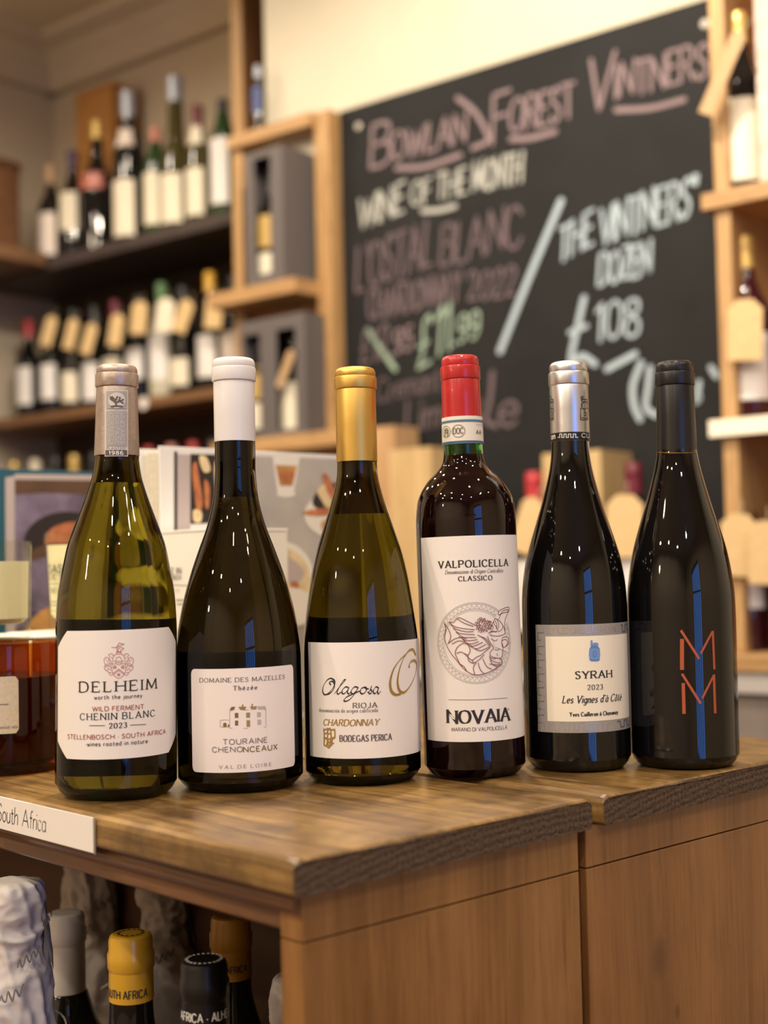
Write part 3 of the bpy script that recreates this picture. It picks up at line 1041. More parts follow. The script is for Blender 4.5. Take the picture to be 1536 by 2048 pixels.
for ya, yb in ((533, 550), (700, 718)):
    bm = p.bm(ink_blue_dark)
    za, zb = p.uv(325, ya).y, p.uv(325, yb).y
    fs = 60
    for i in range(fs):
        a0, a1 = [(-1.6 + 3.2 * k / fs) * B4.cap_r for k in (i, i + 1)]
        bm.faces.new([bm.verts.new(p.mp(q)) for q in ((a0, zb), (a1, zb), (a1, za), (a0, za))])
p.ring(ink_mid, 294, 622, 47, 5)
p.text('DOC', 'sans', ink_grey, 257, 330, 598, 642)
p.ring(ink_mid, 200, 628, 44, 5)
p.lines(ink_grey, 7, "190,650 192,615 205,600 218,615 216,650", "185,660 225,660", "198,650 200,630 212,632 212,650", "192,618 216,618", smooth=False)
p.text('AA', 'bold', ink_grey, 430, 466, 615, 645)
p.text('VALPOL', 'sans', ink_mid, 428, 480, 568, 580)
p.done(band)
p = Pen(B4, 'label', 820, 1040, 3.79)
uL, uR, zB, zT = label_box(B4, p, 112, 838, 118, 1682)
lab = B4.patch('label', paper, uL, uR, zB, zT)
p.text('VALPOLICELLA', 'romanb', ink, 220, 738, 304, 356)
p.text('Denominazione di Origine Controllata', 'ital', ink_mid, 268, 700, 374, 403)
p.text('CLASSICO', 'romanb', ink, 368, 620, 424, 459)
p.line(ink_mid, [(293, 1362), (515, 1362), (735, 1348)], 4)
p.text('NOVAIA', 'didone', ink, 288, 750, 1441, 1537)
p.ring(ink_grey, 741, 1434, 6, 3, n=12)
p.text('MARANO DI VALPOLICELLA', 'sans', ink_grey, 318, 733, 1571, 1598)
cx_, cy_ = 497, 931
for r_, w_ in ((300, 4), (290, 3), (252, 4), (240, 3)):
    p.ring(ink_pale, cx_, cy_, r_ * 0.985, w_, n=72)
c_ = p.uv(cx_, cy_)
q_ = []
for i in range(97):
    a = 2 * math.pi * i / 96
    r_ = (284 if i % 2 else 254) * p.px * 0.985
    q_.append((c_.x + r_ * math.cos(a), c_.y + r_ * math.sin(a)))
wz = 3.2 * p.px
ribbon(p.bm(ink_pale), q_, lambda t, u: wz, p.mp)
p.mp = B4.surf('label')[1](0.0006)
p.fill(paper, [(600, 800), (640, 740), (680, 670), (745, 655), (735, 720), (715, 870), (740, 900), (735, 1000), (640, 960)])
p.mp = B4.surf('label')[1](0.00075)
p.lines(ink_wine, 4.8, "500,800 440,770 370,740 330,775 300,775 330,800 370,815 430,825 490,830", "355,745 410,780 480,805", "310,790 350,825 420,845 480,845", "330,820 370,855 430,865 490,868", "350,850 400,885 450,890 500,890", "370,880 420,910 470,912 510,905",
        "400,905 440,935 480,935 520,920", "430,930 470,955 510,945 550,925", "455,955 500,975 540,960 575,940", "490,975 530,990 570,975 600,960", "510,870 560,900 600,955", "530,880 580,905 610,960",
        "262,780 275,830 265,890 285,960 320,1020 350,1055 385,1100 430,1145 490,1172 560,1165 640,1130 690,1090", "268,785 300,840 310,890 290,940", "300,930 340,900 390,890 430,900", "320,940 370,915 420,925",
        "365,1060 345,1010 360,965 400,935 440,945 455,990 440,1020 410,1010", "355,1010 385,1000 410,1010 440,1040 470,1060 500,1040", "365,1060 380,1090 410,1110 430,1145", "440,1020 445,1065 480,1085 470,1060",
        "500,1040 540,1020 580,985 605,965", "480,1085 520,1060 560,1020", "490,1170 480,1120 500,1080", "560,1165 530,1130 515,1080", "620,1130 580,1110 550,1050", "660,1110 620,1090 600,1030")
p.lines(ink_wine, 4.6, "600,1040 630,1050 660,1045 690,1060 695,1090", "610,1060 640,1075 680,1085", "600,1090 640,1095 690,1098", "590,860 620,840 650,850", "585,880 600,920 630,970 605,1000 610,1030 650,1045", "650,1045 690,1040 700,960 690,920 720,905 735,930 715,965", "600,870 650,880 700,870 715,850 700,800 670,760 640,745",
        "640,745 630,780 650,810 660,840 600,850", "670,750 690,700 720,680 740,690 715,760 715,850", "668,690 700,672 740,660 742,690 700,705 668,718 668,690", "690,920 700,890 735,890 740,940 700,965 690,920", "660,1030 655,1010")
for k in range(30):
    a = k * 2.4
    r_ = 8 + 46 * math.sqrt(k / 30)
    x_, y_ = 552 + r_ * math.cos(a) * 1.1, 798 + r_ * math.sin(a)
    w_ = 8 + 3 * math.sin(k)
    p.lines(ink_wine, 4, f"{x_-w_},{y_+5} {x_-w_*.6},{y_-w_} {x_+w_*.8},{y_-w_*.8} {x_+w_*.8},{y_+w_*.4} {x_-1},{y_+3}")
p.lines(ink_wine, 4.2, "602,800 612,792 618,805 610,815", "592,775 606,768 612,780", "610,830 622,826 628,815 620,790 628,770", "640,760 650,780 655,800 648,830", "655,755 668,785 666,820", "700,800 690,830 665,848", "612,900 640,915 660,905", "640,980 660,985 675,975")
p.done(lab, {ink_wine.name: 'medallion', ink_pale.name: 'medallion', paper.name: 'medallion'})

# ---- bottle with the silver framed label
B5 = Bottle('black red wine bottle with silver foil and cream label framed by a silver key pattern',
            (1157, 1547), 1141, 728, 105,
            [(1536, 99), (1527, 103), (1508, 105), (1400, 105), (1250, 105), (1200, 104.5), (1165, 102), (1130, 97), (1100, 89.5), (1050, 74), (1000, 58.5), (950, 45.5), (915, 39.5), (884, 37.6),
             (850, 37.6), (800, 37.6), (772, 38), (755, 37)], lean=0.004, tilt=0.008)
B5.glass(black_glass, 884)
cap = B5.capsule(foil_silver, [(730, 36.199999999999996), (733, 37.599999999999994), (744, 37.8), (745.2, 37.3), (746.6, 39.599999999999994), (748, 40.099999999999994), (769.5, 40.199999999999996), (771, 39.699999999999996), (772.2, 37.5), (774.5, 38.2), (820, 38.2), (884, 38.6)], 884)
p = Pen(B5, 'cap', 840, 700, 3.84, 0.0004)
bm = p.bm(foil_black)
za, zb = p.uv(1158, 628).y, p.uv(1158, 692).y
for i in range(60):
    a0, a1 = [(-1.6 + 3.2 * k / 60) * B5.cap_r for k in (i, i + 1)]
    bm.faces.new([bm.verts.new(p.mp(q)) for q in ((a0, zb), (a1, zb), (a1, za), (a0, za))])
p.mp = B5.surf('cap')[1](0.0007)
p.text('on', 'sans', ink_white, 1016, 1042, 636, 684)
p.lines(ink_white, 5, "1062,672 1076,672 1076,646 1092,646 1092,672 1108,672 1108,646 1124,646 1124,672 1140,672 1140,646 1158,646 1158,672 1176,672 1176,646 1194,646 1194,672 1212,672", smooth=False)
p.text('CU', 'sans', ink_white, 1238, 1292, 642, 672)
p.mp = B5.surf('cap')[1](0.0004)
for dx in (0, -226):
    w_ = 7
    pot = ["1235,462 1232,450 1234,535 1246,538 1284,536 1288,470 1290,452", "1234,446 1262,452 1290,446", "1244,440 1240,415 1262,395 1284,405 1282,440", "1246,400 1242,385 1250,375 1262,380 1280,378 1282,400", "1240,378 1238,362 1248,355 1252,368", "1262,456 1262,470", "1258,480 1272,480 1272,505 1258,505", "1244,520 1262,526 1284,522"]
    for st in pot:
        pts = [(float(q.split(',')[0]) + dx, float(q.split(',')[1])) for q in st.split()]
        if dx:
            pts = [(1060 + (x - 1036) * 0.5 - 36 - 12, y) for x, y in pts]
        p.line(ink, pts, w_, smooth=False)
p.done(cap, {foil_black.name: 'black_band', ink.name: 'jug_mark'})
p = Pen(B5, 'label', 1020, 1200, 5.39)
uL, uR, zB, zT = label_box(B5, p, 292, 1286, 262, 1432)
uR = B5.R * 1.52
lab = B5.patch('label', paper_grey, uL, uR, zB, zT)
iL, iR, iB, iT = label_box(B5, p, 396, 1268, 388, 1308)
face = B5.patch('label_face', paper_cream, iL, iR, iB, iT, off=0.00042, parent=lab)
p.mp = B5.surf('label')[1](0.0006)
p.text('SYRAH', 'romanb', ink, 708, 1090, 765, 843, track=0.3)
p.text('2023', 'romanb', ink_grey, 835, 994, 912, 965, track=0.34)
p.text("Les Vignes d'\u00e0 C\u00f4t\u00e9", 'ital', ink, 568, 1190, 1028, 1106)
p.text('Yves Cuilleron \u00e0 Chavanay', 'romanb', ink, 645, 1156, 1204, 1249)
p.fill(ink_blue, [(868, 500), (945, 495), (965, 530), (968, 590), (962, 645), (945, 660), (872, 660), (855, 645), (848, 590), (852, 530)])
p.fill(ink_blue, [(872, 505), (862, 480), (870, 465), (895, 462), (925, 456), (952, 470), (945, 490), (938, 505)])
p.fill(ink_blue, [(868, 470), (864, 445), (872, 433), (884, 433), (888, 446), (884, 462)])
p.mp = B5.surf('label')[1](0.0008)
p.lines(ink_blue_dark, 3.5, "895,555 895,605 920,605 920,560", "855,520 905,512 962,520", "858,640 905,648 962,640", "872,500 905,495 945,500", "895,555 905,545 918,555")
p.mp = B5.surf('label')[1](0.0005)
key_l = mat('embossed_light_line', (0.55, 0.53, 0.52), 0.3, metal=0.6)
key_d = mat('embossed_dark_line', (0.09, 0.085, 0.085), 0.4)
for k in range(7):
    y_ = 352 + k * 148
    p.lines(key_d, 5, f"372,{y_} 306,{y_} 306,{y_+80} 340,{y_+80}", smooth=False)
    p.lines(key_l, 5, f"340,{y_+84} 372,{y_+84} 372,{y_+145}", smooth=False)
p.text('CUILLERON', 'light', key_l, 565, 1130, 285, 352, track=0.35)
for (x0_, n_, yt_, yb_, m_) in ((360, 4, 285, 358, key_l), (430, 13, 1325, 1405, key_l)):
    for k in range(n_):
        x_ = x0_ + k * 52
        up = k % 2 == 0
        p.lines(m_, 4, f"{x_},{yb_ if up else yt_} {x_},{yt_ if up else yb_} {x_+50},{yt_ if up else yb_}", smooth=False)
p.lines(key_d, 9, "1190,268 1206,268 1206,340 1232,340 1232,258 1256,258 1256,325 1270,322", "1150,1308 1182,1304 1190,1370 1226,1362 1226,1292 1252,1288 1258,1352 1280,1345", smooth=False)
p.lines(key_d, 5, *[f"1278,{y_} 1284,{y_+60}" for y_ in range(420, 1280, 120)], smooth=False)
p.done(lab, {key_l.name: 'key_pattern', key_d.name: 'key_pattern', ink_blue.name: 'jug_print', ink_blue_dark.name: 'jug_print'})

# ---- bottle with the painted double M
B6 = Bottle('plain black wine bottle with black capsule and orange zigzag letters painted on its side',
            (1371, 1542), 1355, 727, 106.5,
            [(1531, 100), (1522, 104), (1503, 106.5), (1400, 106.5), (1250, 106.5), (1190, 105.8), (1150, 101.5), (1100, 92.5), (1050, 78.5), (1000, 63), (950, 49), (920, 42.5), (900, 39.8),
             (850, 38), (800, 37.5), (776, 37), (755, 36)], lean=0.005)
B6.glass(black_glass, 902)
cap = B6.capsule(foil_black, [(729, 35.4), (732, 36.8), (744, 37.0), (745.2, 36.5), (746.6, 39.0), (748, 39.5), (770.5, 39.6), (772, 39.1), (773.2, 36.699999999999996), (775.5, 37.4), (840, 38.2), (901, 39.9)], 902)
p = Pen(B6, 'cap', 1200, 680, 5.908, 0.0005)
gold_line = mat('thin_gold_line', (0.22, 0.15, 0.03), 0.4, metal=0.6)
p.line(gold_line, [(690, 1325), (800, 1332), (930, 1335), (1050, 1332), (1150, 1325)], 7)
p.done(cap, {gold_line.name: 'gold_line'})
p = Pen(B6, 'label', 1250, 1200, 5.37, 0.0003)
for st, w_ in (("612,418 612,750", 40), ("600,325 795,632", 26), ("812,575 938,335", 24), ("940,332 957,745", 26), ("625,892 634,1222", 34), ("612,792 812,1112", 26), ("828,1055 952,805", 24), ("952,800 966,1217", 30)):
    pts = [tuple(float(v) for v in q.split(',')) for q in st.split()]
    pts = [tuple(a + (b - a) * k / 8 for a, b in zip(pts[0], pts[1])) for k in range(9)]
    p.line(ink_orange, pts, w_, smooth=False)
p.done(B6.t, {ink_orange.name: 'painted_letters'})
# ------------------------------------------------------------------ the display table: two cabinets side by side
def tbc(px, py, z=TOP):
    q = on_height(px, py, z) - C0
    return q.dot(E2), q.dot(E1)

def at_depth(px, py, Z):
    d = ray(px, py)
    return CAM + d * (Z / d.dot(F))

A1 = tbc(1199, 1598)[0]
A2a = tbc(1221, 1593)[0]
A2b = tbc(1481, 1471)[0]
LEN = 1.12
w_top = wood('table_top_worn_pine', (0.095, 0.047, 0.012), (0.32, 0.188, 0.058), axis=1, rough=0.34, scale=1.0, blotch=0.85, bump=0.35, coat=0.3, dark=(0.055, 0.028, 0.009), scratch=0.5)
w_end = endgrain('sawn_end_grain', (0.022, 0.012, 0.006), (0.15, 0.092, 0.048))
w_panel = wood('cabinet_pine', (0.185, 0.084, 0.022), (0.31, 0.152, 0.046), axis=2, rough=0.42, scale=1.0, blotch=0.25, bump=0.15, coat=0.15, dark=(0.12, 0.045, 0.012), lines=0.4)
w_panel2 = wood('knotty_cabinet_pine', (0.195, 0.085, 0.024), (0.30, 0.142, 0.044), axis=2, rough=0.42, scale=1.0, blotch=0.25, bump=0.15, coat=0.15, dark=(0.12, 0.05, 0.015), lines=0.4, spots=((0.065, 0.0075, 0.782, 0.011), (0.083, 0.0075, 0.742, 0.0042), (0.060, 0.0075, 0.728, 0.003)))
w_rail = wood('cabinet_rail_pine', (0.135, 0.053, 0.015), (0.22, 0.095, 0.028), axis=2, rough=0.45, scale=1.2, blotch=0.3, bump=0.15, dark=(0.08, 0.03, 0.01))
w_mould = wood('dark_stained_moulding', (0.085, 0.034, 0.012), (0.16, 0.068, 0.024), axis=1, rough=0.4, scale=1.0, bump=0.15, coat=0.2)
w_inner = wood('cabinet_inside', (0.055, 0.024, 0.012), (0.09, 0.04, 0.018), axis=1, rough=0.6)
crack = mat('dark_joint', (0.02, 0.010, 0.005), 0.9)

def board_top(parent, a0, a1, b0, b1):
    bm = bmesh.new()
    n = 60
    top, bot = TOP, TOP - 0.0195
    rnd = random.Random(3)
    # sawn front end slightly wavy, edges rounded
    prof = []
    e = 0.0022
    rows = [(a0, bot + 0.002), (a0 + 0.0015, bot)]
    pts = [(a0 + 0.002, bot), (a0, bot + 0.002), (a0, top - 0.005), (a0 + 0.0012, top - 0.0016), (a0 + 0.005, top)]
    m_ = [(a0 + (a1 - a0) * k / n, top) for k in range(1, n)]
    m_ = [q for q in m_ if a0 + 0.008 < q[0] < a1 - 0.008]
    pts += m_ + [(a1 - 0.005, top), (a1 - 0.0012, top - 0.0016), (a1, top - 0.005), (a1, bot + 0.002), (a1 - 0.002, bot)]
    bs = [b0, b0 + 0.0012, b0 + 0.004] + [b0 + (b1 - b0) * k / 40 for k in range(1, 40)] + [b1]
    rings = []
    for j, b in enumerate(bs):
        ring = []
        for a, z in pts:
            dz = 0.0
            db = 0.0
            if j == 0:
                dz = -0.0016 if z > top - 0.002 else 0.0
            if j == 1:
                dz = -0.0004 if z > top - 0.002 else 0.0
            if j < 3:
                db = 0.0009 * noise.noise(Vector((a * 30, z * 10, 1.7 + a0))) + 0.0006 * noise.noise(Vector((a * 160, z * 60, 4.1)))
            ring.append(bm.verts.new((a, b + db, z + dz)))
        rings.append(ring)
    for R0, R1 in zip(rings, rings[1:]):
        for k in range(len(pts) - 1):
            bm.faces.new((R0[k + 1], R0[k], R1[k], R1[k + 1]))
        bm.faces.new((R0[0], R0[-1], R1[-1], R1[0]))
    f = bm.faces.new(rings[0]); f.material_index = 1
    bm.faces.new(list(reversed(rings[-1])))
    bmesh.ops.recalc_face_normals(bm, faces=bm.faces)
    for f in bm.faces:
        if abs(f.normal.y) > 0.8 and f.calc_center_median().y < b0 + 0.01:
            f.material_index = 1
    return obj('top_board', bm, [w_top, w_end], parent)

table1 = thing('display_cabinet', 'pine display cabinet with open bottle shelf and worn top, nearest the viewer', 'cabinet', (C0.x, C0.y, 0), TROT)
board_top(table1, 0, A1, 0, LEN)
PB = 0.0075                                        # the end panels stand back under the top
obj('top_rail', boxm(0.011, A1 - 0.006, PB, PB + 0.018, TOP - 0.0455, TOP - 0.0195, 0.0006), w_panel, table1)
obj('end_panel', boxm(0.011, A1 - 0.006, PB, PB + 0.018, 0.05, TOP - 0.0464, 0.0006), w_panel, table1)
obj('joint_strip', boxm(0.014, A1 - 0.012, PB + 0.002, PB + 0.015, TOP - 0.048, TOP - 0.044), crack, table1)
bm = bmesh.new()
prof = [(0.030, -0.0195), (0.0085, -0.0195), (0.0075, -0.022), (0.0062, -0.0245), (0.0062, -0.0275), (0.008, -0.030), (0.0115, -0.0315), (0.0125, -0.034), (0.012, -0.041), (0.0135, -0.0425), (0.030, -0.0425)]
ra = [bm.verts.new((a, PB + 0.0005, TOP + z)) for a, z in prof]
rb = [bm.verts.new((a, LEN - 0.01, TOP + z)) for a, z in prof]
for k in range(len(prof)):
    bm.faces.new((ra[k], rb[k], rb[(k + 1) % len(prof)], ra[(k + 1) % len(prof)]))
bm.faces.new(ra); bm.faces.new(list(reversed(rb)))
bmesh.ops.recalc_face_normals(bm, faces=bm.faces)
obj('moulding', bm, w_mould, table1)
SH = 0.50
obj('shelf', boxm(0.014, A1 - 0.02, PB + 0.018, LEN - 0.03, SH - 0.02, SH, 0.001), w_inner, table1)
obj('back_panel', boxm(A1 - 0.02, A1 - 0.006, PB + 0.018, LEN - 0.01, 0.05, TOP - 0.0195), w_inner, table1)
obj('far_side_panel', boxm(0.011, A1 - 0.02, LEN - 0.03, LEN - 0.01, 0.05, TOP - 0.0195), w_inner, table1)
obj('plinth', boxm(0.02, A1 - 0.01, PB + 0.01, LEN - 0.02, 0.0, 0.05), w_mould, table1)
table2 = thing('display_cabinet', 'second pine cabinet joined behind the open-shelved one, under the plain black bottle', 'cabinet', tuple(tb(A2a, 0)), TROT)
wid = A2b - A2a
board_top(table2, 0, wid, 0, LEN)
obj('top_rail', boxm(-0.010, wid - 0.006, PB, PB + 0.018, TOP - 0.0455, TOP - 0.0195, 0.0006), w_panel2, table2)
obj('end_panel', boxm(-0.010, wid - 0.006, PB, PB + 0.018, 0.05, TOP - 0.0464, 0.0006), w_panel2, table2)
obj('joint_strip', boxm(-0.006, wid - 0.012, PB + 0.002, PB + 0.015, TOP - 0.048, TOP - 0.044), crack, table2)
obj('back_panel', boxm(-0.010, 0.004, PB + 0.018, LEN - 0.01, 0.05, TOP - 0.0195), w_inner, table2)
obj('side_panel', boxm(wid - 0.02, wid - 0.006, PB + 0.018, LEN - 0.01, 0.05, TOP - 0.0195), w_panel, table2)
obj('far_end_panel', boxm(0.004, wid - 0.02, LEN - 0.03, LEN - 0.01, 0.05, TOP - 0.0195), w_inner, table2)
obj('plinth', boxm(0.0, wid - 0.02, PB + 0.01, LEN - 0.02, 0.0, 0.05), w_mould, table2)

# ---- writing on flat things
def objw(name, bm, m, parent):
    """mesh given in world space, stored in the space of its parent"""
    Pm = Matrix.Translation(parent.location) @ parent.rotation_euler.to_matrix().to_4x4()
    bm.transform(Pm.inverted())
    return obj(name, bm, m, parent)

class Flat:
    """vertical plane through P along the horizontal direction D; reads pixels into (u, z)"""
    def __init__(s, P, D, off=0.0004):
        s.P, s.D = Vector((P.x, P.y, 0)), D.normalized()
        s.N = Vector((s.D.y, -s.D.x, 0))
        if s.N.dot(CAM - s.P) < 0:
            s.N = -s.N
        s.off = off
    def uv(s, px, py):
        d = ray(px, py)
        t = (s.P - CAM).dot(s.N) / d.dot(s.N)
        p = CAM + d * t
        return Vector(((p - s.P).dot(s.D), p.z))
    def mp(s, off=None):
        o = s.off if off is None else off
        return lambda q: tuple(s.P + s.D * q[0] + s.N * o + Vector((0, 0, q[1])))
    def text(s, bm, st, style, p0, p1, cap_px, off=None, **kw):
        """baseline from pixel p0 to pixel p1, capital height in pixels at its middle"""
        a, b = s.uv(*p0), s.uv(*p1)
        mx, my = (p0[0] + p1[0]) / 2, (p0[1] + p1[1]) / 2
        H = s.uv(mx, my - cap_px).y - s.uv(mx, my).y
        W = b.x - a.x
        sl = (b.y - a.y) / W
        f0 = s.mp(off)
        f = lambda p: f0((a.x + p[0], a.y + p[1] + p[0] * sl))
        text(bm, st, style, f, W, H, **kw)
    def line(s, bm, pts, w, off=None, smooth=True, cap=True):
        Q = [s.uv(*p) for p in pts]
        if smooth and len(Q) > 2:
            Q = smoothcurve([tuple(q) for q in Q], 6)
        ribbon(bm, Q, lambda t, u: w, s.mp(off), cap)
    def fill(s, bm, pts, off=None, smooth=False):
        Q = [tuple(s.uv(*p)) for p in pts]
        if smooth:
            Q = smoothcurve(Q, 5, closed=True)
        f0 = s.mp(off)
        f = bm.faces.new([bm.verts.new(f0(q)) for q in Q])
        bmesh.ops.triangulate(bm, faces=[f])

def ell(cx, cy, rx, ry, n=20, a0=0.0, a1=2 * math.pi):
    return [(cx + rx * math.cos(a0 + (a1 - a0) * i / n), cy + ry * math.sin(a0 + (a1 - a0) * i / n)) for i in range(n)]

# ---- shelf edge card
card_p = tb(0, 0)
card = thing('shelf_label', 'white shelf edge card lettered South Africa on the cabinet front', 'sign', tuple(tb(-0.0018, 0, TOP)), TROT)
fl = Flat(tb(-0.0016, 0), E1, 0.0)
u1 = fl.uv(186, 1660).x
u0 = u1 + 0.150
zt = TOP - 0.0010
zb_ = zt - 0.0215
bm = bmesh.new()
box(bm, 0.0002, 0.0012, u1, u0, zb_ - TOP, zt - TOP)
obj('card', bm, paper, card)
obj('holder', boxm(0.0002, 0.0012, u1 - 0.0016, u1 - 0.0001, zb_ - TOP - 0.0006, zt - TOP), mat('clear_acrylic_edge', (0.30, 0.27, 0.22), 0.15), card)
bm = bmesh.new()
f2 = Flat(tb(-0.0018, 0), E1, 0.0)
ul = f2.uv(90, 1652).x
def mpc(p):
    v = tb(-0.0016, ul + 0.066 - p[0], zb_ + 0.0052 + p[1])
    return tuple(v)
text(bm, 'South Africa', 'hand', mpc, 0.066, 0.0115, track=0.14)
objw('lettering', bm, ink, card)

# ---- bottles on the cabinet shelf
def simple_bottle(t, h, R, cap_m, body_m, cap_r, cap_h, ring=True, shoulder=0.62, cap_top=None, seg=40):
    zc = h - cap_h
    prof = [(0, 0.012), (R * 0.6, 0.006), (R * 0.8, 0), (R * 0.93, 0.002), (R, 0.009), (R, h * shoulder * 0.9), (R * 0.985, h * shoulder * 0.96), (R * 0.86, h * shoulder * 1.05), (R * 0.62, h * shoulder * 1.14),
            (cap_r * 1.12, h * shoulder * 1.26), (cap_r * 0.98, max(zc - 0.004, h * shoulder * 1.3)), (cap_r * 0.95, h - 0.004)]
    bm = bmesh.new()
    lathe(bm, prof[:4] + smoothcurve(prof[4:], 3), seg, cap1=True)
    obj('glass_body', bm, body_m, t)
    bm = bmesh.new()
    r = cap_r
    rows = [(r * 0.98, zc), (r * 1.02, zc + 0.0005), (r * 1.0, h - 0.024), (r * 1.06, h - 0.022), (r * 1.07, h - 0.013), (r * 1.0, h - 0.0105), (r * 1.0, h - 0.004), (r * 0.93, h - 0.001), (r * 0.8, h), (0, h)]
    if not ring:
        rows = [(r * 0.98, zc), (r * 1.02, zc + 0.0005), (r * 1.02, h - 0.004), (r * 0.95, h - 0.001), (r * 0.8, h), (0, h)]
    lathe(bm, rows, seg)
    return obj('capsule', bm, cap_m, t)

cap_white = mat('warm_white_capsule', (0.62, 0.58, 0.52), 0.35)
cap_yellow = mat('yellow_capsule', (0.58, 0.33, 0.025), 0.28, coat=0.3)
dark_body = mat('dark_bottle_glass', (0.006, 0.006, 0.005), 0.03, ior=1.5)

def cap_text(parent, loc, R, z, H, st, m, a0, a1, style='sans', off=0.0004):
    bm = bmesh.new()
    W = R * (a1 - a0)
    f = lambda p: ((R + off) * math.sin(a0 + p[0] / R), -(R + off) * math.cos(a0 + p[0] / R), z + p[1])
    text(bm, st, style, f, W, H)
    return obj('lettering', bm, m, parent)

def shelf_bottle(label, px, ytop, Z, cap_m, cap_px, cap_h_px, ring=True, group=None, R=0.038):
    p = at_depth(px, ytop, Z)
    s_ = Z / FPX
    h = p.z - SH
    t = thing('wine_bottle', label, 'bottle', (p.x, p.y, SH), 0, group)
    c = simple_bottle(t, h, R, cap_m, dark_body, cap_px * s_ / 2 / 1.05, cap_h_px * s_, ring)
    return t, c, h, cap_px * s_ / 2 / 1.05

t, c, h, r = shelf_bottle('bottle with a warm white capsule on the cabinet shelf, between wrapped and yellow topped bottles', 131, 1824, 1.06, cap_white, 79, 172)
bm = bmesh.new()
s_ = 1.06 / FPX
def strip(a0, a1, z0, z1, off):
    bm_ = bmesh.new()
    pr = None
    for i in range(7):
        a = a0 + (a1 - a0) * i / 6
        q = [bm_.verts.new(((r + off) * math.sin(a), -(r + off) * math.cos(a), z)) for z in (z0, z1)]
        if pr:
            bm_.faces.new((pr[0], q[0], q[1], pr[1]))
        pr = q
    return bm_
zc = h - 172 * s_
obj('printed_strip', strip(-1.35, -0.55, zc - 0.006, h - 0.027, 0.0006), paper, c)
obj('printed_strip', strip(-1.25, -0.62, zc - 0.004, zc + 0.002, 0.0009), strip_dark, c)
obj('printed_strip', strip(-1.25, -0.62, zc + 0.006, zc + 0.034, 0.0009), strip_pale, c)
bm = bmesh.new()
fz = lambda p: ((r + 0.0012) * math.sin(-0.95 + p[0] / r), -(r + 0.0012) * math.cos(-0.95 + p[0] / r), h - 0.032 + p[1])
for st in ([(0, -.007), (0, -.001)], [(0, -.004), (-.003, 0)], [(0, -.0035), (.003, .0005)], [(0, -.003), (.001, .002)], [(-.004, -.0075), (.004, -.0075)]):
    ribbon(bm, st, lambda t_, u: 0.0011, fz)
obj('tree_mark', bm, strip_dark, c)
t, c, h, r = shelf_bottle('bottle with bright yellow capsule lettered South Africa, front of the cabinet shelf', 261, 1866, 0.915, cap_yellow, 92, 130, R=0.036)
cap_text(c, None, r * 1.02, h - 127 * 0.915 / FPX + 0.0035, 0.0052, 'SOUTH AFRICA', ink, -1.35, 0.93)
bm = bmesh.new()
for k in range(14):
    a = k * math.pi / 7
    ribbon(bm, [(r * 0.5 * math.cos(a), r * 0.5 * math.sin(a)), (r * 0.62 * math.cos(a + 0.2), r * 0.62 * math.sin(a + 0.2))], lambda t_, u: 0.0016, lambda p: (p[0], p[1], h + 0.0004))
obj('lettering', bm, ink, c)
t, c, h, r = shelf_bottle('bottle with black screw cap lettered in white, nearest the corner in the cabinet', 408, 1918, 0.85, foil_black, 98, 135, R=0.036)
cap_text(c, None, r * 1.02, h - 0.0345, 0.0052, 'AFRICA \u00b7 ALHEIT', ink_white, -1.15, 1.05 + 0.5)
bm = bmesh.new()
for k in range(22):
    a = k * math.pi / 11
    ribbon(bm, [(r * 0.68 * math.cos(a), r * 0.68 * math.sin(a)), (r * 0.82 * math.cos(a + 0.06), r * 0.82 * math.sin(a + 0.06))], lambda t_, u: 0.0016, lambda p: (p[0], p[1], h + 0.0004))
obj('lettering', bm, ink_white, c)
t, c, h, r = shelf_bottle('bottle with a shaded mustard yellow capsule, standing behind the black capped bottle', 461, 1830, 1.0, mat('shaded_yellow_capsule', (0.40, 0.20, 0.02), 0.35), 84, 122)  # yellow darkened in its colour for the shade behind the front row
cap_text(c, None, r * 1.02, h - 112 * 1.0 / FPX + 0.003, 0.0048, 'SOUTH AFRICA', ink, -1.35, 0.93)
t, c, h, r = shelf_bottle('dark bottle in the shade behind the mustard capped one, just its shoulder showing', 532, 1850, 1.12, foil_black, 76, 150)

